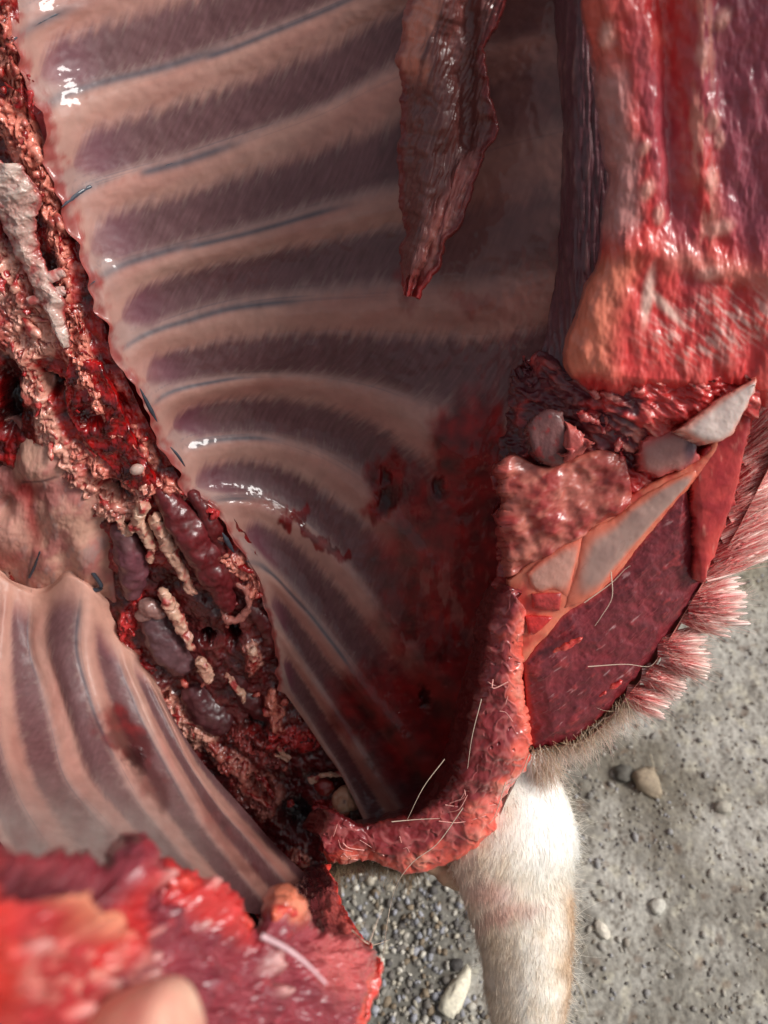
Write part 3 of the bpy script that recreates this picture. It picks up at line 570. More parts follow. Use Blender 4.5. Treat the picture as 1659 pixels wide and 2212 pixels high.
FATS = [([(331, 1112), (358, 1166), (382, 1214), (400, 1249), (420, 1285)], [16, 17, 14, 12, 6]), ([(310, 1085), (300, 1118), (312, 1152), (328, 1185), (322, 1215)], [16, 15, 12, 10, 7]), ([(349, 1273), (373, 1320), (391, 1353), (403, 1374), (417, 1406)], [12, 16, 15, 12, 5]),
 ([(430, 1420), (444, 1452), (458, 1475)], [9, 14, 8]), ([(540, 1400), (552, 1425)], [10, 9]), ([(488, 1455), (508, 1480), (530, 1518)], [5, 7, 6]), ([(258, 1120), (272, 1150), (300, 1120)], [10, 9, 8]), ([(592, 1630), (622, 1640), (600, 1610)], [5, 5, 4]), ([(664, 1689), (707, 1673), (760, 1676), (802, 1688)], [7, 6, 5, 4])]
for pts, r in FATS:
    tube('fat_strip', path(pts, -.0035), np.array(r)*.95, M_FAT, ANIMAL, lambda V: mix(mix(lin(222, 178, 152), lin(206, 150, 130), .5+fbm(V[:, 0]*60, V[:, 1]*60, V[:, 2]*60, 3, 7)), lin(178, 66, 62), sst(.05, .4, fbm(V[:, 0]*110, V[:, 1]*110, V[:, 2]*110, 3, 8))), 20, 90, .0034)
organic('vertebra', [(747, 1729, D(747, 1729, -.012), 30, 27, .3), (735, 1750, D(735, 1750, -.008), 24, 20, 0), (700, 1700, D(700, 1700, 0), 24, 18, 0)], M_CART, ANIMAL, lambda px, py, X, h: mix(mix(lin(205, 160, 130), lin(150, 50, 46), sst(20, 40, np.hypot(px-747, py-1726))), BLOODD, blobm(px, py, 744, 1732, 3, 5)*.7), .0012, .004, 55, 2, 2)
# pale fascia lumps left of the backbone
rows = [[(x, y, D(max(x, 0), y, .012)) for x in np.linspace(-60, b_, 6)] for y, b_ in ((915, 90), (960, 132), (1010, 160), (1060, 205), (1110, 232), (1170, 240), (1230, 246), (1300, 252))]
S_ = Surf(rows, 40); U, V = np.meshgrid(np.linspace(0, 1, 190), np.linspace(0, 7, 230)); P = S_(U, V); x, y = P[..., 0], P[..., 1]; n = fbm(x/50, y/50, 0, 4, 61); n3 = fbm(x/22, y/40, 0, 4, 62)
G = lambda cx, cy, rx, ry, a=0: np.exp(-(((x-cx)*math.cos(a)+(y-cy)*math.sin(a))/rx)**2-((-(x-cx)*math.sin(a)+(y-cy)*math.cos(a))/ry)**2)
h = .015*sum(q**2.2 for q in [G(92, 998, 66, 46, .3), G(140, 1090, 70, 60), G(188, 1180, 40, 90, -.2), G(30, 1130, 60, 70), G(110, 1200, 60, 70)*.8])**(1/2.2)+.0025*n+.0012*n3-.012*np.maximum.reduce([G(15, 1085, 22, 20), G(18, 950, 24, 60)])
c = mix(lin(206, 156, 136), lin(178, 112, 104), sst(-.3, .4, n)); c = mix(c, FASC, sst(.1, .5, n3)*.7); c = mix(c, RED*.8, np.clip(G(56, 1050, 34, 22)+G(80, 1110, 14, 60, -.2)*.9+G(20, 1190, 40, 26)*.7, 0, 1)*.9); c = mix(c, lin(222, 160, 146), G(28, 1130, 40, 46)*.7)
c = mix(c, lin(70, 52, 56), (np.exp(-((y-(1022-.28*(x-90)+.002*(x-90)**2))/4)**2)*sst(40, 60, x)*sst(150, 120, x)+np.exp(-((x-(66+.25*(1240-y)))/4)**2)*sst(1170, 1190, y)*sst(1265, 1245, y))*.75)
sheet('paraspinal_fascia', P, M_PLEURA, ANIMAL, h, c, .006)
for pts, r in (([(182, 1190), (197, 1231), (218, 1264), (212, 1274), (196, 1274)], 5), ([(62, 1250), (74, 1225), (88, 1190)], 3), ([(302, 838), (318, 870), (340, 912)], [1, 4, 5, 1]), ([(368, 965), (385, 985), (400, 1008)], [1, 3, 3, 1]), ([(480, 1150), (492, 1172), (506, 1195)], [1, 6, 5, 1])):
    tube('vein', path(pts, -.0005 if pts[0][0] < 250 else -.001), r, M_PLEURA, ANIMAL, VEIN*.8, 8, 30)

# ------------------------------------------------------------------ diaphragm strip hanging over the ribs
E = [(0, 884, 1090), (50, 868, 1072), (100, 858, 1046), (170, 862, 1052), (230, 870, 1068), (290, 865, 1075), (330, 860, 1045), (400, 862, 1028), (470, 865, 1000), (520, 868, 965), (570, 868, 938), (605, 866, 918), (640, 870, 896)]
E = [(-260, 930, 1180), (-120, 900, 1130)]+E
rows = []
for y, a, b in E:
    t = np.linspace(0, 1, 7); base = .402+.00009*y
    rows.append([(a+(b-a)*q, y, base-.012*math.sin(math.pi*q)-.010*(q > .6)*(q-.6)/.4+.004*math.cos(q*9)) for q in t])
S_ = Surf(rows, 40); U, V = np.meshgrid(np.linspace(0, 1, 150), np.linspace(0, len(rows)-1, 420)); P = S_(U, V)
ed = np.minimum(U, 1-U); P[..., 0] += (16*fbm(P[..., 1]/60, U*2, 0, 3, 110))*(1-sst(0, .3, ed))
st = fbm(P[..., 0]/7+P[..., 1]/22, P[..., 1]/90, 0, 4, 111); x, y = P[..., 0], P[..., 1]
c = mix(lin(126, 72, 66), lin(102, 54, 52), .5+.5*st)
c = mix(c, lin(214, 136, 116), sst(.40, .26, U+.1*st)*sst(200, 130, y+25*st)); lp = blobm(x+12*st, y, 965, 455, 26, 120, .42, .35); c = mix(c, mix(lin(196, 118, 106), lin(150, 76, 72), .5+st), lp)
c = mix(c, lin(120, 20, 22), (1-sst(.03, .10, ed))*.7); c = mix(c, RED*.7, sst(560, 640, y)*.7)
fold = np.exp(-((x-(1010+(y-200)*-.03))/16)**2)*sst(420, 300, y); h = .0012*st+.003*fbm(x/50, y/50, 0, 3, 112)-.004*fold+.004*lp
sheet('diaphragm_remnant', P, M_FLAP, ANIMAL, h, c, .003)

# ------------------------------------------------------------------ right side: belly-wall muscle, flank flap, breastbone, brisket, rim
rows = [[(1195+20*math.sin(y/200), y, float(dr(1200, y))+.052), (1240, y, float(dr(1240, y))+.030), (1285, y, float(dr(1285, y))+.028), (1340, y, float(dr(1340, y))+.03)] for y in (-120, 0, 130, 260, 390, 520, 640)]+[[(1175, 740, .46), (1230, 740, .445), (1290, 740, .44), (1340, 740, .44)], [(1150, 820, .465), (1220, 830, .45), (1290, 830, .445), (1340, 830, .44)]]
S_ = Surf(rows, 30); U, V = np.meshgrid(np.linspace(0, 1, 70), np.linspace(0, len(rows)-1, 200)); P = S_(U, V); st = fbm(P[..., 0]/9, P[..., 1]/90, 0, 4, 120)
sheet('belly_wall_muscle', P, M_MUSCLE, ANIMAL, .002*st, mix(lin(104, 60, 68), lin(140, 96, 96), sst(.1, .6, st)), .005)
LE = [(-420, 1205), (-120, 1236), (0, 1255), (130, 1280), (300, 1300), (450, 1308), (560, 1288), (680, 1240), (780, 1226), (835, 1262), (880, 1330)]
rows = []
for y, a in LE:
    b = 1950; ys = [y, y, y-8, y-16, y-24] if y < 700 else [y, y, y+(840-y)*.3, y+(850-y)*.6, y+(850-y)*.8]
    if y > 850: ys = [y, y-5, 868, 862, 856]
    xs_ = [a, a+60, a+(b-a)*.35, a+(b-a)*.65, b]
    rows.append([(xs_[0]-3, ys[0], float(dr(xs_[0], ys[0]))+.022)]+[(q, r, float(dr(q, r))+o) for q, r, o in zip(xs_, ys, (.006, -.006, -.004, -.008, -.016))])
S_ = Surf(rows, 60); U, V = np.meshgrid(np.linspace(0, 1, 330), np.linspace(0, len(rows)-1, 520)); P = S_(U, V); q = sst(len(rows)-2.6, len(rows)-1, V); P[..., 1] += q*26*fbm(P[..., 0]/40, 0, 0, 4, 138)+q*8; P[..., 2] += q*.016; x, y = P[..., 0].copy(), P[..., 1].copy()
n = fbm(x/60, y/110, 0, 4, 130); f1 = fbm(x/14, y/80, 0, 4, 131); f2 = fbm((x*.75+y*.66)/40, (-x*.66+y*.75)/9, 0, 4, 132); le = np.interp(y, [q[0] for q in LE], [q[1] for q in LE]); e = x-le
c = mix(lin(214, 58, 56), lin(226, 92, 82), sst(-.2, .5, n)); c = mix(c, lin(190, 46, 52), sst(.1, .7, f1)*.5)
c = mix(c, lin(160, 76, 92), np.clip(blobm(x+30*n, y, 1640, 120, 150, 260, 0, .4)+blobm(x+20*n, y, 1440, 330, 40, 300, -.2, .6)*.7+blobm(x+20*n, y, 1640, 420, 80, 140, 0, .5), 0, 1)*.9)
c = mix(c, lin(190, 138, 132), sst(95, 50, e+30*n)*sst(80, 180, y)*sst(560, 470, y)*.85); c = mix(c, lin(226, 112, 96), sst(60, 15, e-30+30*n)*sst(200, 90, y)*.8); c = mix(c, lin(232, 132, 104), sst(125, 60, e+20*n)*sst(520, 590, y)*sst(830, 790, y)*.95)
c = mix(c, PINK, np.exp(-((y-(545+(x-1400)*.22))/26)**2)*sst(1380, 1480, x)*.7); c = mix(c, lin(236, 160, 140), np.exp(-((x-(1515+12*np.sin(y/60)))/22)**2)*sst(560, 480, y)*sst(.0, .3, f1+.25)*.7)
wm = blobm(x, y, 1545, 700, 150, 75, -.25, .45)*sst(-.1, .5, f2+.35*n); c = mix(c, lin(240, 190, 178), wm*.8); c = mix(c, lin(240, 196, 180), blobm(x, y, 1400, 640, 12, 60, .15, .6)*.9); c = mix(c, lin(240, 196, 180), blobm(x, y, 1440, 665, 10, 50, -.75, .6)*.9)
h = .004*n+.0003*f1+.004*np.exp(-((x-1515)/30)**2)*sst(560, 400, y)-.005*np.exp(-((x-(1440+.04*y))/24)**2)*sst(600, 400, y)+.003*np.exp(-((y-(545+(x-1400)*.22))/30)**2)*(x > 1350)
# white fat beads along the flap
bd = np.maximum.reduce([blobm(x, y, cx, cy, r_, r_*1.7, a_, .7) for cx, cy, r_, a_ in ((1538, 262, 13, .2), (1552, 300, 11, 0), (1535, 388, 15, .1), (1392, 320, 10, .5), (1398, 410, 13, .4), (1425, 465, 11, .1), (1560, 40, 14, .5), (1515, 115, 14, .3), (1555, 492, 16, 1.2), (1310, 75, 16, 0), (1530, 590, 14, 1.4))])
c = mix(c, lin(246, 176, 160), bd*.85); h = h+.0010*bd
sheet('flank_flap', P, M_FLAP, ANIMAL, h, c, .009)
def Dr(x, y, o=0.0): return float(dr(x, y))+o
# dark torn muscle below the flap and red base under the breastbone
rows = [[(1120, 760, .47), (1230, 790, .440), (1350, 815, .420), (1480, 825, .412), (1640, 815, .405)], [(1080, 900, .48), (1200, 900, .455), (1340, 900, .428), (1480, 890, .420), (1640, 880, .415)], [(1070, 1030, .48), (1180, 1030, .46), (1320, 1010, .45), (1450, 980, .445), (1620, 930, .44)],
 [(1066, 1150, .49), (1160, 1140, .465), (1290, 1110, .455), (1420, 1060, .45), (1590, 1030, .45)], [(1075, 1270, .49), (1140, 1250, .465), (1270, 1200, .46), (1400, 1150, .458), (1545, 1166, .462)], [(1085, 1350, .50), (1140, 1350, .475), (1230, 1320, .47), (1300, 1280, .468), (1420, 1280, .47)]]
S_ = Surf(rows, 40); U, V = np.meshgrid(np.linspace(0, 1, 220), np.linspace(0, 5, 260)); P = S_(U, V); P[..., 0] += 40*fbm(P[..., 1]/60, 0, 0, 4, 145)*sst(.25, 0, U); P[..., 1] += 60*fbm(P[..., 0]/50, 0, 0, 4, 146)*sst(.8, 0, V); P[..., 2] += .013*sst(1040, 1140, P[..., 1]); x, y = P[..., 0].copy(), P[..., 1].copy(); n = fbm(x/55, y/40, 0, 3, 140); f1 = fbm((x*.8+y*.5)/50, (-x*.5+y*.8)/14, 0, 4, 141)
c = mix(lin(118, 48, 58), lin(84, 30, 38), .5+n); c = mix(c, lin(208, 62, 60), sst(.0, .5, n+sst(960, 1060, y)*.5+sst(1340, 1420, x+40*n)*.9)); c = mix(c, lin(236, 150, 136), sst(.1, .5, f1)*sst(1150, 1350, x+80*n)*.8); c = mix(c, BLOODD, sst(1150, 1090, x)*.6)
sheet('torn_muscle', P, M_FLAP, ANIMAL, .006*n+.003*f1, c, .012)
a_ = resample([(x, y, Dr(x, y, .012)) for x, y in ((1074, 1000), (1110, 984), (1180, 1008), (1290, 972), (1350, 985))], 160); b_ = resample([(x, y, Dr(x, y, .008)) for x, y in ((1082, 1248), (1130, 1236), (1200, 1188), (1290, 1140), (1368, 1085))], 160)
t = np.linspace(0, 1, 140)[:, None, None]; P = a_[None]*(1-t)+b_[None]*t; U, V = np.meshgrid(np.linspace(0, 1, 160), np.linspace(0, 1, 140)); x, y = P[..., 0].copy(), P[..., 1].copy()
n = fbm(x/60, y/45, 0, 2, 301); n2 = fbm(x/70, y/60, 0, 3, 302); n3 = fbm((x*.85-y*.5)/40, (x*.5+y*.85)/20, 0, 3, 303); e = np.minimum(np.minimum(U, 1-U)*1.5, np.minimum(V, 1-V))
P[..., 0] += 12*fbm(y/20, x/60, 0, 4, 304)*sst(.25, 0, U); P[..., 2] += .03*sst(.07, 0, U)+.006*sst(.1, 0, 1-V)*0
c = mix(lin(190, 104, 90), lin(168, 62, 58), sst(-.2, .5, n2+.4*n)); c = mix(c, lin(210, 132, 112), sst(.0, .6, n3)*.5); c = mix(c, lin(150, 36, 38), sst(.15, .6, -n-.3*n3)*.7)
sheet('breast_fat', P, M_FLAP, ANIMAL, .005*np.sqrt(np.clip(e*4, 0, 1))+.004*n+.004*n2+.0010*n3, c, .008)
B = []
for pts, r in (([(1290, 850), (1330, 905), (1370, 880), (1395, 850)], 18), ([(1400, 900), (1440, 880), (1480, 870)], 18), ([(1350, 935), (1340, 965), (1345, 1000)], 12), ([(1260, 890), (1300, 930)], 18)): B += rags([(x, y, Dr(x, y, .009)) for x, y in pts], [r, r], 3)
organic('torn_flesh', B, M_FLESH, ANIMAL, fleshc(lin(224, 130, 120), lin(170, 44, 48)), .0011, .0032, 190, 34, 0)
def plate(name, top, bot, mat, colf, bulge, off=0, thick=.012, n=90, m=50, seed=1, jit=3):
    a = resample([(x, y, Dr(x, y, off)) for x, y in top], n); b = resample([(x, y, Dr(x, y, off)) for x, y in bot], n); t = np.linspace(0, 1, m)[:, None, None]
    P = a[None]*(1-t)+b[None]*t; U, V = np.meshgrid(np.linspace(0, 1, n), np.linspace(0, 1, m)); e = (1-np.abs(2*U-1)**6)*(1-np.abs(2*V-1)**2.5)*.5
    nn = fbm(P[..., 0]/40, P[..., 1]/40, 0, 4, seed)
    q = 1-sst(0, .2, e); P[..., 0] += q*jit*fbm(P[..., 0]/30, P[..., 1]/30, 0, 3, seed+5); P[..., 1] += q*jit*fbm(P[..., 0]/30, P[..., 1]/30, 3, 3, seed+6)
    h = bulge*1.5*(np.sqrt(np.clip(e*2, 0, 1))-1)+.0008*nn
    return sheet(name, P, mat, ANIMAL, h, colf(P[..., 0], P[..., 1], e, nn), thick, FW*thick)
cart = lambda px, py, e, n: mix(mix(lin(224, 110, 86), lin(186, 142, 128), sst(.03, .30, e+.08*n)), lin(152, 112, 104), sst(.0, .5, n)*.6)
SB = lambda px, py, e, n: mix(mix(lin(222, 104, 82), lin(232, 138, 108), .5+n), lin(196, 60, 54), sst(.1, .5, -n)*.7)
plate('sternum_rim', [(1100, 1262), (1128, 1238), (1199, 1176), (1287, 1130), (1368, 1074), (1453, 1026), (1522, 985), (1560, 935)], [(1130, 1440), (1178, 1385), (1225, 1332), (1293, 1290), (1337, 1246), (1412, 1150), (1502, 1046), (1580, 950)], M_FLAP, SB, .003, .004, .012, 220, 80)
cart2 = lambda px, py, e, n: mix(mix(lin(226, 122, 96), lin(182, 146, 134), sst(.08, .42, e+.07*n)), lin(158, 122, 114), np.clip(.5+1.2*n, 0, 1)*sst(.25, .45, e)*.5)
plate('sternum_segment', [(1138, 1244), (1168, 1216), (1210, 1186), (1262, 1160)], [(1146, 1268), (1170, 1284), (1198, 1280), (1228, 1296)], M_CART, lambda px, py, e, n: mix(lin(224, 118, 94), lin(204, 148, 132), sst(.08, .42, e+.07*n)), .002, .0022)
plate('sternum_segment', [(1262, 1160), (1290, 1140), (1330, 1122), (1378, 1084), (1453, 1040), (1508, 1016)], [(1220, 1318), (1258, 1306), (1292, 1284), (1330, 1238), (1402, 1150), (1510, 1030)], M_CART, cart2, .0022, .0018)
plate('sternum_segment', [(1385, 955), (1440, 935), (1500, 918)], [(1388, 1020), (1440, 1030), (1512, 1000)], M_CART, lambda px, py, e, n: mix(mix(lin(190, 84, 80), lin(178, 122, 114), sst(.06, .45, e+.12*n)), lin(96, 56, 68), blobm(px, py, 1498, 962, 16, 40, .3, .6)), .0025, .002, jit=8)
plate('sternum_segment', [(1470, 932), (1550, 872), (1638, 820)], [(1530, 962), (1588, 938), (1640, 826)], M_CART, lambda px, py, e, n: mix(lin(236, 160, 142), lin(230, 206, 196), sst(.05, .38, e+.05*n)), .002, -.014, jit=4)
plate('marrow', [(1150, 1286), (1182, 1284), (1214, 1284)], [(1152, 1318), (1180, 1322), (1210, 1322)], M_FLESH, lambda px, py, e, n: mix(lin(190, 60, 56), lin(150, 34, 36), .5+n), .0015, .001, jit=1)
plate('marrow', [(1136, 1334), (1165, 1333), (1196, 1336)], [(1142, 1374), (1155, 1374), (1170, 1362)], M_FLESH, lambda px, py, e, n: mix(lin(218, 54, 48), lin(176, 36, 38), .5+n), .0015, .001, jit=1)
plate('red_muscle_strip', [(1498, 1040), (1522, 985), (1572, 940), (1634, 872)], [(1508, 1258), (1524, 1266), (1538, 1232), (1594, 1070)], M_FLAP, lambda px, py, e, n: mix(mix(lin(206, 70, 64), lin(176, 44, 48), .5+1.4*n), lin(226, 130, 116), sst(.25, .6, fbm(px/16, py/50, 0, 3, 512))*.7), .003, .003, .01, 110, 140, jit=5)
plate('fat_lump', [(1139, 935), (1152, 905), (1185, 888), (1218, 896)], [(1150, 985), (1178, 1008), (1210, 1010), (1240, 978)], M_FAT, lambda px, py, e, n: mix(mix(lin(132, 84, 80), lin(108, 64, 64), .5+n), BLOOD, sst(.2, .6, fbm(px/18, py/18, 0, 3, 77))*.6), .003, .004, jit=6)
plate('fat_lump', [(1226, 918), (1240, 925), (1252, 935)], [(1222, 1004), (1245, 995), (1270, 970)], M_FAT, lambda px, py, e, n: mix(lin(204, 104, 94), lin(180, 80, 76), .5+n), .004, .000, jit=6)
# brisket: dark lean face below the breastbone
top = [(1135, 1440), (1175, 1390), (1222, 1330), (1290, 1290), (1335, 1245), (1410, 1150), (1490, 1050)]; bot = [(1146, 1622), (1200, 1625), (1275, 1590), (1345, 1515), (1398, 1456), (1440, 1396), (1530, 1262)]
def bris(px, py, e, n):
    f = fbm((px*.8-py*.6)/50, (px*.6+py*.8)/10, 0, 4, 150); c = mix(lin(138, 46, 54), lin(106, 36, 44), .5+1.2*n); c = mix(c, lin(176, 60, 62), sst(.2, .6, n+.5*f)*.6); c = mix(c, lin(214, 176, 176), sst(.38, .6, f)*sst(.0, .3, n+.2)*.6)
    return mix(c, lin(196, 66, 62), sst(.06, .0, e)*.8)
def plate2(name, top, bot, mat, colf, bulge, off, thick, n, m, amp, seed):
    a = resample([(x, y, Dr(x, y, off)) for x, y in top], n); b = resample([(x, y, Dr(x, y, off+.012)) for x, y in bot], n); t = np.linspace(0, 1, m)[:, None, None]
    P = a[None]*(1-t)+b[None]*t; U, V = np.meshgrid(np.linspace(0, 1, n), np.linspace(0, 1, m)); e = np.minimum(np.minimum(U, 1-U)*2, np.minimum(V, 1-V))
    x, y = P[..., 0], P[..., 1]; nn = fbm(x/45, y/45, 0, 4, seed); f = fbm((x*.8-y*.6)/34, (x*.6+y*.8)/8, 0, 4, seed+1)
    P[..., 1] += (10*fbm(x/22, 0, 0, 3, seed+2))*(V > .9)*(V-.9)*10
    return sheet(name, P, mat, ANIMAL, bulge*(np.sqrt(np.clip(e*5, 0, 1))-1)+amp*nn+amp*.8*np.maximum(0, f-.15), colf(x, y, e, nn), thick)
plate2('brisket', top, bot, M_MUSCLE, bris, .006, .004, .014, 240, 180, .0016, 151)
B = []
for x, y, r in ((1225, 1395, 20), (1245, 1385, 14), (1330, 1480, 17), (1300, 1500, 11), (1200, 1405, 10)): B += [(x, y, Dr(x, y, -.001), r, r*.45, -.5), (x+r*.5, y-r*.3, Dr(x, y, -.002), r*.6, r*.35, -.7)]
tag(organic('flesh_shred', B, M_FLESH, ANIMAL, fleshc(lin(228, 96, 82), lin(200, 50, 48)), .001, .001, 250, 35, 1), kind='stuff')
# rim of the neck opening: fat and connective tissue
RIM = [((1092, 1262), (1140, 1320)), ((1062, 1340), (1134, 1380)), ((1053, 1400), (1128, 1430)), ((1041, 1451), (1128, 1490)), ((1017, 1542), (1138, 1550)), ((981, 1669), (1146, 1630)), ((930, 1737), (1088, 1728)), ((858, 1768), (1052, 1812)), ((787, 1780), (902, 1887)), ((712, 1755), (810, 1860)), ((690, 1800), (712, 1866))]
rows = []
for (a, b), (c_, d_) in RIM:
    o1, o2 = Dr(a, b), Dr(c_, d_)
    if b > 1700: o1 += .01; o2 += .012
    rows.append([(a-34, b-8, o1+.085), (a-12, b-2, o1+.035), (a, b, o1+.008), (a*.6+c_*.4, b*.6+d_*.4, o1*.5+o2*.5-.002), (a*.25+c_*.75, b*.25+d_*.75, o2-.001), (c_, d_, o2+.008), (c_-6, d_-4, o2+.022)])
S_ = Surf(rows, 60); U, V = np.meshgrid(np.linspace(0, 1, 200), np.linspace(0, len(rows)-1, 560)); P = S_(U, V); x, y = P[..., 0].copy(), P[..., 1].copy()
X = W(x, y, P[..., 2]); n = fbm(X[..., 0]*50, X[..., 1]*50, X[..., 2]*50, 3, 160); n2 = fbm(x/36, y/36, 0, 3, 161); rg = noise(x/18, y/18, 0, 162)
P[..., 0] += 8*fbm(y/20, x/30, 0, 4, 163)*sst(.6, 1, U)-7*fbm(y/24, x/40, 0, 3, 164)*sst(.6, .2, U); P[..., 1] += 5*fbm(x/20, y/30, 0, 3, 165)
q = sst(.55, .95, U)
c = mix(lin(140, 48, 52), lin(222, 96, 80), sst(-.2, .6, n+1.0*q-.3)); c = mix(c, lin(232, 150, 128), sst(.05, .5, n*.7+n2*.6+q*.5-.35)*.7); fib = sst(.72, .95, 1-np.abs(noise(x/26+n, y/34, 0, 166))*1.0)*sst(.2, .4, U); c = mix(c, lin(214, 132, 126), fib*.3)
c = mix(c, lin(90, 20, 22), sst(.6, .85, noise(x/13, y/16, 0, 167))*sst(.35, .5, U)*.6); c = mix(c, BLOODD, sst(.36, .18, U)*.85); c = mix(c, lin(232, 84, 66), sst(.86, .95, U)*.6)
sheet('cut_rim', P, M_FLAP, ANIMAL, .0022*n+.002*n2+.0004*fib-.0010*sst(.6, .85, noise(x/13, y/16, 0, 167)), c, .008)
# strands of connective tissue and loose hairs caught on the flesh
st_ = []
for i in range(18):
    k = random.uniform(3, 9.6); P_ = S_(np.array([random.uniform(.32, .9), random.uniform(.35, .95)]), np.array([k, min(9.9, k+random.uniform(-.6, .6))])); m_ = (P_[0]+P_[1])/2; m_[0] += random.gauss(0, 9); m_[1] += random.gauss(0, 9); m_[2] -= random.uniform(.0, .003); P_[:, 2] -= .0015
    st_.append([tuple(P_[0]), tuple(m_), tuple(P_[1])])
VV, FF, CC, o_ = [], [], [], 0
for pts in st_:
    Q = resample(pts, 14); Xq = W(Q[:, 0], Q[:, 1], Q[:, 2]); v_, f_ = tube_arrays(Xq, random.uniform(.00018, .0005), 5); VV.append(v_); FF.append(f_+o_); o_ += len(v_); CC.append(np.broadcast_to(lin(232, 160, 150), v_.shape))
tag(mesh_obj('connective_strands', np.concatenate(VV), np.concatenate(FF), M_FAT, ANIMAL, np.concatenate(CC)), kind='stuff')
for pts in ([(1000, 1745), (945, 1822), (892, 1862), (855, 1915), (838, 1985), (828, 2060)], [(1144, 1629), (1122, 1677), (1088, 1700)], [(1320, 1235), (1322, 1290), (1300, 1330), (1285, 1352)], [(1262, 1302), (1320, 1260), (1350, 1230), (1362, 1222)], [(1270, 1440), (1350, 1435), (1400, 1440), (1420, 1425)], [(1180, 1960), (1178, 1990)],
            [(846, 1775), (905, 1770), (950, 1768)], [(1040, 1510), (1020, 1590), (1010, 1660)], [(960, 1640), (915, 1700), (880, 1770)], [(1092, 1690), (1070, 1760), (1056, 1780)], [(790, 2060), (815, 1990), (826, 1965)], [(760, 2010), (800, 2040), (842, 2030)], [(770, 2100), (800, 2070), (822, 2066)]):
    strand('loose_hair', [(x, y, (Dr(x, y, -.006) if x > 835 else .38+.0*y)) for x, y in pts], .00034, lin(228, 206, 184), ANIMAL)

# ------------------------------------------------------------------ near flap held by the thumb (lower left)
TOPF = [(-160, 1800), (0, 1828), (100, 1842), (200, 1876), (248, 1862), (300, 1868), (330, 1912), (370, 1890), (430, 1912), (490, 1955), (550, 1995), (590, 1965), (640, 1962), (680, 1995), (740, 2012), (790, 2042), (820, 2092)]
tt = resample([(x, y, 0) for x, y in TOPF], 60); rows = []
for j, (q, off) in enumerate(((0, .035), (0, .008), (.12, -.006), (.3, -.012), (.6, -.016), (1, -.018))):
    rr = []
    for i in range(60):
        x, y = tt[i, 0], tt[i, 1]; bx = -160+(i/59)*930-0; by = 2330-(i/59)*60; px_ = x+(bx-x)*q; py_ = y+(by-y)*q+(14 if j == 0 else 0)
        rr.append((px_, py_, float(df(px_, py_))+off))
    rows.append(rr)
S_ = Surf(rows, 90); U, V = np.meshgrid(np.linspace(0, 1, 420), np.linspace(0, 5, 260)); P = S_(U, V); x, y = P[..., 0].copy(), P[..., 1].copy()
n = fbm(x/70, y/60, 0, 5, 170); n2 = fbm(x/26, y/26, 0, 4, 171); f1 = fbm((x+y)/60, (y-x)/18, 0, 4, 172)
c = mix(lin(150, 60, 70), lin(122, 46, 58), .5+n); c = mix(c, RED, np.clip(blobm(x+40*n, y+20*n2, 60, 2080, 190, 200, 0, .5)*.7+blobm(x, y+20*n, 270, 2010, 40, 90, .3, .5)+blobm(x+20*n, y, 420, 1950, 150, 28, .65, .4)+sst(.2, .7, n2)*.3, 0, 1))
c = mix(c, lin(108, 44, 52), blobm(x+15*n, y+15*n2, 100, 1915, 140, 55, .22, .4)); c = mix(c, lin(226, 140, 110), blobm(x+10*n2, y+10*n, 150, 1990, 105, 22, .38, .4)); c = mix(c, ORNG, blobm(x, y, 615, 1975, 46, 22, .2, .5)*.8)
c = mix(c, lin(226, 150, 136), np.clip(blobm(x+40*n, y+30*n2, 150, 2120, 150, 75, 0, .6)*sst(-.1, .4, n2+.1), 0, 1)*.85); c = mix(c, lin(206, 56, 46), blobm(x+20*n, y, -10, 2090, 50, 200, 0, .5)*.9)
c = mix(c, lin(200, 98, 96), blobm(x+20*n, y+20*n2, 745, 2080, 65, 85, -.3, .6)*.8); c = mix(c, lin(236, 96, 76), sst(.975, 1, U)*.7)
wb = np.maximum.reduce([blobm(x, y, a_, b_, r_, r_, 0, .7) for a_, b_, r_ in ((50, 2060, 14), (305, 1925, 13), (420, 1940, 10), (310, 2025, 10), (345, 2065, 12), (240, 2130, 16), (320, 2110, 14), (600, 2140, 15), (180, 2190, 14), (440, 2000, 8), (585, 2085, 22))])
c = mix(c, lin(244, 196, 188), wb*.5); h = .006*n+.0022*n2+.0008*f1+.003*wb+.007*blobm(x, y, 275, 1900, 40, 60, .2, .6)+.005*blobm(x, y, 440, 1955, 140, 26, .65, .6)+.005*blobm(x, y, 610, 1980, 50, 30, .2, .6)-.006*blobm(x, y, 100, 1915, 130, 45, .22, .5)+.005*blobm(x, y, 150, 1990, 105, 22, .38, .5)
P[..., 1] += 8*n2*sst(2, 0, V); sheet('near_flap', P, M_FLAP, ANIMAL, h*1.25, c, .006)
for pts, r, a, b in (([(262, 1895), (272, 1872), (292, 1868)], [13, 20, 18], lin(214, 66, 60), RED*.8), ([(372, 1900), (400, 1908), (440, 1930), (490, 1968), (535, 2002)], [16, 20, 21, 20, 15], lin(222, 72, 62), RED*.8), ([(592, 1978), (615, 1965), (640, 1975)], [15, 20, 15], lin(232, 116, 88), RED)):
    organic('torn_flesh', path_blobs([(x, y, float(df(x, y))-.008) for x, y in pts], np.array(r)*.7, .3, .5, .3, .4, 2), M_FLESH, ANIMAL, fleshc(a, b, -.3, .2), .0009, .0012, 300, 200, 1)
strand('loose_hair', [(565, 2022, .25), (620, 2050, .25), (665, 2085, .252), (705, 2125, .256)], .0011, lin(226, 186, 190), ANIMAL)
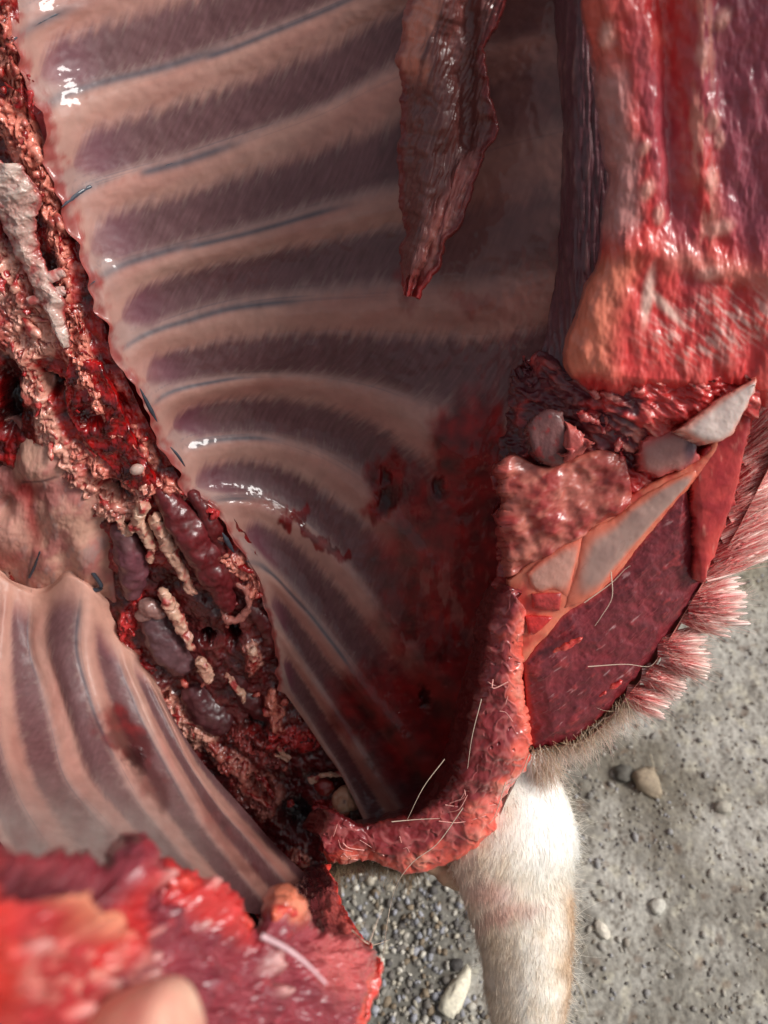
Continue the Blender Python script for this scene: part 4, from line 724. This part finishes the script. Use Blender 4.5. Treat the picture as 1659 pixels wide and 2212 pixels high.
# inner side of the skin between flap and neck opening
rows = [[(540, 1960, .56), (640, 1890, .58), (700, 1868, .54)], [(560, 2000, .43), (660, 1930, .46), (722, 1900, .48)], [(560, 2050, .39), (680, 1980, .41), (750, 1970, .42)], [(600, 2100, .35), (700, 2040, .37), (800, 2040, .375)], [(600, 2160, .33), (700, 2120, .35), (824, 2100, .352)], [(600, 2300, .31), (700, 2260, .33), (775, 2250, .33)]]
S_ = Surf(rows, 40); U, V = np.meshgrid(np.linspace(0, 1, 140), np.linspace(0, 5, 200)); P = S_(U, V); x, y = P[..., 0], P[..., 1]; n = fbm(x/30, y/30, 0, 4, 180); P[..., 0] += 10*fbm(y/18, 0, 0, 4, 182)*sst(.7, 1, U)
c = mix(lin(110, 44, 48), lin(84, 34, 40), .5+n); c = mix(c, lin(206, 96, 88), sst(.62, .95, U+.15*n)*sst(1, 2.2, V)); c = mix(c, lin(222, 70, 60), sst(.94, 1, U))
sheet('hide_flap', P, M_FLESH, ANIMAL, .004*n, c, .005)

# ------------------------------------------------------------------ outside of the body: hide hull with fur
loop = [(1900, -200), (1800, 400), (1780, 860), (1690, 960), (1590, 1150), (1530, 1240), (1436, 1396), (1392, 1458), (1272, 1592), (1150, 1622), (1104, 1701), (1049, 1808), (902, 1880), (810, 1856), (740, 1850), (660, 1880), (600, 1960), (690, 2060), (750, 2130), (730, 2260), (400, 2420), (-260, 2400), (-300, 1500), (-320, 600), (-320, -300), (700, -500), (1500, -450)]
base = []
for x, y in loop:
    if x > 820 and -100 < y < 1700: d_ = Dr(x, y, .016)
    elif y > 1690 and x > 690 and y < 1890: d_ = Dr(x, y, .03)
    elif y >= 1890 and x > 300: d_ = np.interp(y, [1890, 2100, 2420], [.49, .36, .27])
    elif x < 0 or y < -100: d_ = .46
    else: d_ = .25
    if x < 760 and 1845 < y < 2000: d_ = .74
    base.append((x, y, d_))
base = np.array(base); cx, cy = 650, 1050; rings = []
for s_, e_ in ((1, 0), (1.006, .02), (.995, .06), (.95, .11), (.8, .16), (.5, .20), (.1, .215)):
    px_ = cx+(base[:, 0]-cx)*s_; py_ = cy+(base[:, 1]-cy)*s_; d_ = base[:, 2]+e_; gd = CAM_H/np.maximum(.3, math.sin(TH)-((.5-py_/VH)*2*.6667)*math.cos(TH)); d_ = np.minimum(np.maximum(d_, .82 if s_ < .9 else 0), gd-.01)
    rings.append(np.stack([px_, py_, d_], 1))
G = np.stack(rings); G = np.concatenate([G, G[:, :1]], 1)
S_ = Surf(list(G), 28); 
S_.g = np.stack([crom(g_, np.linspace(0, len(loop), 240)) for g_ in G]); S_.n = 240
U, V = np.meshgrid(np.linspace(0, 1, 240), np.linspace(0, 6, 40)); P = S_(U, V); X = W(P[..., 0], P[..., 1], P[..., 2]); X[..., 2] = np.maximum(X[..., 2], .004); nv, nu = X.shape[:2]; I = np.arange(nv*nu).reshape(nv, nu)
F = np.stack([I[:-1, :-1], I[1:, :-1], I[1:, 1:], I[:-1, 1:]], -1).reshape(-1, 4)
hide = mesh_obj('hide', X.reshape(-1, 3), F, M_HIDE, ANIMAL, mix(lin(84, 60, 50), lin(196, 120, 108), sst(1000, 1400, P[..., 0])).reshape(-1, 3)); sub(hide, ANIMAL)
def fur_edge(pts, n, ln, dirpx, colr, coltip, offd=.02, spread=.5, rad=.00022, band=14, bend=.35, name='fur'):
    Q = resample([(x, y, Dr(x, y, offd)) for x, y in pts], 200); k = RNG.integers(0, 200, n); r = Q[k]+np.stack([RNG.normal(0, band, n), RNG.normal(0, band, n), RNG.normal(0, .004, n)], 1)
    X = W(r[:, 0], r[:, 1], r[:, 2]); dp = np.asarray(dirpx, float)
    if dp.ndim == 2: dp = np.stack([np.interp(k/199, np.linspace(0, 1, len(dp)), dp[:, q]) for q in (0, 1)], 1)
    else: dp = np.broadcast_to(dp, (n, 2))
    dvec = dp[:, :1]*RT-dp[:, 1:]*UP+RNG.normal(0, spread, (n, 3))
    return hairs(name, X, dvec, ln*RNG.uniform(.5, 1.25, n), rad, colr[RNG.integers(0, len(colr), n)], ANIMAL, M_HAIR, bend, 3, 5, coltip[RNG.integers(0, len(coltip), n)])
PK = np.stack([lin(222, 92, 90), lin(226, 140, 130), lin(200, 56, 60)]); WT = np.stack([lin(250, 232, 222), lin(240, 200, 188), lin(236, 220, 198)]); TAN = np.stack([lin(200, 168, 130), lin(214, 190, 158), lin(176, 140, 104)]); DK = np.stack([lin(96, 80, 62), lin(70, 58, 46), lin(140, 118, 90)])
def clump(x, y, ang, L, w0, w1, n, red, off=.018):
    """wet clump of fur: a thin striated fan with ragged tips and loose hairs lying along it"""
    ang += random.gauss(0, .10); L *= random.uniform(.85, 1.2); d0 = Dr(x, y, off); U, V = np.meshgrid(np.linspace(0, 1, 60), np.linspace(-1, 1, 60)); sd = x*.37+y
    tip = 1-.30*np.abs(noise(V*4+sd, sd, 0, 500))-.18*np.abs(noise(V*11+sd, sd, 0, 501)); l = U*L*tip; wd = w0+(w1-w0)*U**.8; ca, sa = math.cos(ang), math.sin(ang)
    bx, by = l, V*wd*.5+.06*L*np.sin(U*2.2)*V; P = np.stack([x+bx*ca-by*sa, y+bx*sa+by*ca, d0+.010*U-.012*(1-V*V)*np.sin(np.pi*U*.8)], -1)
    st = noise(V*13+sd+.6*U, U*1.5, 0, 502)*.6+noise(V*30+sd, U*2.5, 0, 503)*.5; P[..., 2] -= .0012*st
    c = mix(lin(214, 92, 90) if red < .5 else lin(226, 140, 130), lin(244, 206, 194), sst(.0, .5, st)); c = mix(c, lin(190, 44, 50), sst(.05, .45, -st)*(.75 if red > .3 else .4)); c = mix(c, lin(250, 232, 222), sst(.55, 1, U+.2*st)*.8)
    sheet('fur_clump', P, M_HAIR2, ANIMAL, 0, c, .0012)
    k = (RNG.integers(0, 60, n), RNG.integers(5, 35, n)); a = W(P[k][:, 0], P[k][:, 1], P[k][:, 2]-.001); j = np.minimum(59, k[1]+RNG.integers(18, 40, n)); b_ = P[k[0], j]; b = W(b_[:, 0], b_[:, 1], b_[:, 2]-.0015)
    ln = np.linalg.norm(b-a, axis=1)*RNG.uniform(.8, 1.5, n)
    tag(hairs('fur_tuft', a, b-a+RNG.normal(0, .0025, (n, 3)), ln, .00022, PK[RNG.integers(0, 3, n)], ANIMAL, M_HAIR, .12, 3, 4, WT[RNG.integers(0, 3, n)]), kind='stuff')
M_HAIR2 = tissue('wet_hair', rough=.45, coat=.2, coat_r=.2, sss=0, bump=.3, bscale=900, var=.1, vscale=300)
for q in ((1655, 905, -.75, 150, 60, 90, 160, .6, .026), (1612, 930, -.70, 170, 60, 90, 200, .3, .024), (1594, 985, -.62, 180, 60, 90, 200, .7, .022), (1580, 1045, -.52, 180, 60, 90, 200, .2, .022), (1566, 1100, -.46, 180, 60, 80, 200, .8, .020), (1552, 1155, -.40, 190, 56, 70, 200, .6, .020), (1538, 1205, -.40, 190, 46, 60, 200, .2, .018), (1520, 1240, -.45, 200, 30, 40, 160, .9, .017),
          (1486, 1306, -.02, 140, 56, 96, 220, .4, .018), (1470, 1330, .2, 110, 30, 50, 140, .8, .021), (1420, 1396, -.05, 130, 44, 64, 220, .1, .018), (1428, 1422, .28, 105, 26, 36, 140, .9, .017), (1385, 1460, .12, 95, 26, 44, 140, .6, .018), (1352, 1498, .35, 90, 40, 60, 160, .5, .019), (1395, 1440, .5, 80, 24, 40, 120, .2, .022)): clump(*q)
tag(fur_edge([(1370, 1500), (1310, 1550), (1260, 1590), (1200, 1615), (1150, 1622)], 1100, .016, (.35, 1), TAN, WT, .022, .45, .0002, 7, .5), kind='stuff')
tag(fur_edge([(900, 1872), (830, 1855), (760, 1850), (715, 1870)], 1500, .014, (.15, 1), DK, TAN, .055, .45, .0002, 9, .4), kind='stuff')
tag(fur_edge([(1195, 1640), (1180, 1660), (1160, 1640)], 300, .02, (.3, 1), TAN, WT, .05, .3, .0002, 10, .4), kind='stuff')

# ------------------------------------------------------------------ foreleg
LEG = [(1560, 1000, 1150, .585), (1660, 985, 1188, .58), (1720, 965, 1219, .575), (1780, 958, 1238, .57), (1840, 965, 1240, .565), (1900, 990, 1228, .56), (1950, 1010, 1236, .557), (2000, 1028, 1238, .555), (2060, 1040, 1231, .553), (2130, 1049, 1229, .552), (2212, 1064, 1216, .553), (2300, 1075, 1208, .565), (2420, 1090, 1205, .59), (2520, 1080, 1215, .62), (2580, 1090, 1210, .64)]
ring = np.array(LEG, float); t = np.linspace(0, len(ring)-1, 200); Rg = crom(ring, t); th = np.linspace(0, 2*np.pi, 72, endpoint=False)
cxp = (Rg[:, 1]+Rg[:, 2])/2; rp = (Rg[:, 2]-Rg[:, 1])/2; C0 = W(cxp, Rg[:, 0], Rg[:, 3]); rm = rp*Rg[:, 3]/VW
T = np.gradient(C0, axis=0); T /= np.linalg.norm(T, axis=1)[:, None]; A = RT-np.sum(RT*T, 1)[:, None]*T; A /= np.linalg.norm(A, axis=1)[:, None]; Bv = np.cross(T, A); sg = np.sign(np.sum(Bv*(-FW), 1))[:, None]; Bv *= sg
depthr = .78
Xl = C0[:, None]+rm[:, None, None]*(np.cos(th)[None, :, None]*A[:, None]+depthr*np.sin(th)[None, :, None]*Bv[:, None])
nn = fbm(Xl[..., 0]*60, Xl[..., 1]*60, Xl[..., 2]*60, 4, 190); Nl = Xl-C0[:, None]; Nl /= np.linalg.norm(Nl, axis=2)[..., None]
bone = .004*np.exp(-((th-1.5)/.5)**2)[None]*sst(1950, 2050, Rg[:, 0])[:, None]+.003*np.exp(-((Rg[:, 0]-1880)/50)**2)[:, None]*np.exp(-((th-2.1)/.6)**2)[None]
Xl = Xl+Nl*(.0012*nn+bone)[..., None]; lp_, lq_, _ = px_of(Xl)
def legcol(px, py):
    n = fbm(px/30, py/60, 0, 4, 191); c = mix(lin(242, 232, 218), lin(232, 216, 196), sst(-.2, .5, n)); re = np.interp(py, Rg[:, 0], Rg[:, 2]); le_ = np.interp(py, Rg[:, 0], Rg[:, 1]); f = (px-le_)/(re-le_)
    c = mix(c, lin(250, 247, 240), sst(.45, .75, f)*sst(1980, 1800, py)); c = mix(c, lin(190, 148, 104), sst(.82, 1.0, f+.1*n)*sst(1880, 1960, py)*.65); c = mix(c, lin(206, 172, 134), sst(.5, .2, f)*.4)  # light painted into the fur: upper right side whiter, left side tan as shade
    c = mix(c, lin(196, 112, 104), blobm(px+25*n, py+12*n, 1085, 1980, 80, 16, -.25, .7)*.45); c = mix(c, lin(210, 140, 130), blobm(px+20*n, py, 1060, 1930, 50, 30, .2, .8)*.5)
    return c
I = np.arange(200*72).reshape(200, 72); J = np.roll(I, -1, 1); F = np.stack([I[:-1], I[1:], J[1:], J[:-1]], -1).reshape(-1, 4)
leg = mesh_obj('foreleg', Xl.reshape(-1, 3), F, M_HIDE, ANIMAL, legcol(lp_, lq_).reshape(-1, 3)); sub(leg, ANIMAL)
mask = (np.sin(th) > -.45)[None] & (Rg[:, 0] < 2330)[:, None] & (Rg[:, 0] > 1600)[:, None]; idx = np.argwhere(mask); n = 15000; k = idx[RNG.integers(0, len(idx), n)]
jt = RNG.uniform(-.5, .5, (n, 2)); tg = np.cross(T[k[:, 0]], Nl[k[:, 0], k[:, 1]]); base = Xl[k[:, 0], k[:, 1]]-Nl[k[:, 0], k[:, 1]]*.0003+T[k[:, 0]]*.006*jt[:, :1]+tg*.0042*jt[:, 1:]; nv_ = Nl[k[:, 0], k[:, 1]]; f = np.cos(th[k[:, 1]])
sw = fbm(base[:, 0]*40, base[:, 1]*40, base[:, 2]*40, 2, 7)
dvec = T[k[:, 0]]*1.0+nv_*(.10+.30*sst(.75, 1, f)*sst(2000, 1800, Rg[k[:, 0], 0]))[:, None]+(RT*.35)[None]*sw[:, None]+RNG.normal(0, .17, (n, 3))
lc = legcol(*px_of(base)[:2])*RNG.uniform(.95, 1.12, (n, 1))
tag(hairs('leg_fur', base, dvec, RNG.uniform(.005, .011, n), .00012, lc, leg, M_HAIR, .2, 3, 3, np.clip(lc*1.1, 0, 1)), kind='stuff')
n = 420; yy = RNG.uniform(1700, 2200, n); k0 = np.clip(np.interp(yy, Rg[:, 0], np.arange(200)).astype(int), 0, 199); k1 = np.where(RNG.uniform(size=n) < .9, RNG.integers(-4, 6, n), 36+RNG.integers(-3, 3, n)) % 72
base = Xl[k0, k1]; dvec = Nl[k0, k1]*.8+T[k0]*RNG.uniform(-.3, .9, (n, 1))+RNG.normal(0, .3, (n, 3)); ll = RNG.uniform(.005, .016, n)*np.where(RNG.uniform(size=n) < .08, 2.0, 1)
tag(hairs('long_leg_hair', base, dvec, ll, .00016, FURW, leg, M_HAIR, .45, 3, 6), kind='stuff')
# elbow skin left of the leg and hoof beyond the frame
organic('elbow_skin', [(930, 1860, .565, 40, 26, .5), (965, 1890, .562, 28, 24, .9), (985, 1905, .56, 22, 18, 1)], M_HIDE, ANIMAL, lambda px, py, X, h: mix(lin(206, 172, 140), lin(180, 140, 112), .5+h), .0016, .001, 120, 210, 4)
hf = ico(3)[0]*np.array([.026, .04, .022]); hf[:, :2] *= (1-.25*(hf[:, 1:2]/.04)); cpos = W(1150, 2625, .65)
hoof = mesh_obj('hoof', hf+np.array([cpos[0], cpos[1], max(.022, cpos[2])]), ico(3)[1], M_STONE, leg, np.broadcast_to(lin(60, 52, 46), hf.shape))

# ------------------------------------------------------------------ hand holding the near flap
def skin_fig(name, chains, mat, colf, label, cat):
    vs_, es, rs = [], [], []
    def add(p, r): vs_.append(p); rs.append(r); return len(vs_)-1
    for c_ in chains:
        prev = c_['root'] if 'root' in c_ else None
        for p, r in c_['pts']:
            i = add(p, r)
            if prev is not None: es.append((prev, i))
            prev = i
    me = bpy.data.meshes.new(name); me.from_pydata([tuple(v) for v in vs_], es, []); o = bpy.data.objects.new(name, me); COL.objects.link(o)
    m = o.modifiers.new('skin', 'SKIN'); m.use_smooth_shade = True
    for i, r in enumerate(rs): me.skin_vertices[0].data[i].radius = (r, r); me.skin_vertices[0].data[i].use_root = (i == 0)
    o.modifiers.new('sub', 'SUBSURF').levels = 3; o.modifiers['sub'].render_levels = 3
    dg = bpy.context.evaluated_depsgraph_get(); em = bpy.data.meshes.new_from_object(o.evaluated_get(dg)); bpy.data.objects.remove(o)
    V = np.empty(len(em.vertices)*3, np.float32); em.vertices.foreach_get('co', V); V = V.reshape(-1, 3)
    em.name = name; ca = em.color_attributes.new('Col', 'FLOAT_COLOR', 'POINT'); c = colf(V); ca.data.foreach_set('color', np.concatenate([c, np.ones((len(V), 1))], 1).astype(np.float32).ravel())
    em.materials.clear(); em.materials.append(mat); em.polygons.foreach_set('use_smooth', np.ones(len(em.polygons), bool))
    o = bpy.data.objects.new(name, em); COL.objects.link(o); return tag(o, label, cat)
w_ = lambda x, y, d: W(x, y, d)
ch = [{'pts': [(w_(-330, 3150, .30), .030), (w_(-220, 2900, .285), .031), (w_(-80, 2720, .275), .034), (w_(20, 2640, .27), .026)]},
      {'root': 2, 'pts': [(w_(40, 2480, .225), .0165), (w_(130, 2390, .196), .0175), (w_(250, 2306, .185), .0165), (w_(362, 2256, .179), .0160), (w_(424, 2240, .179), .0140)]}]
for k, (a_, b_) in enumerate(((-60, -40), (40, -10), (130, 10), (210, 0))):
    ch.append({'root': 3, 'pts': [(w_(-20+a_, 2560+b_, .285), .0095), (w_(60+a_*1.3, 2450+b_, .30), .0088), (w_(150+a_*1.3, 2390+b_, .302), .0082), (w_(230+a_*1.3, 2350+b_, .292), .0072)]})
hand = skin_fig('hand', ch, M_SKIN, lambda V: mix(lin(236, 190, 164), lin(222, 146, 130), sst(-.2, .5, fbm(V[:, 0]*60, V[:, 1]*60, V[:, 2]*60, 3, 220))), 'bare thumb pressing on the bloody flap in the lower left corner', 'hand')
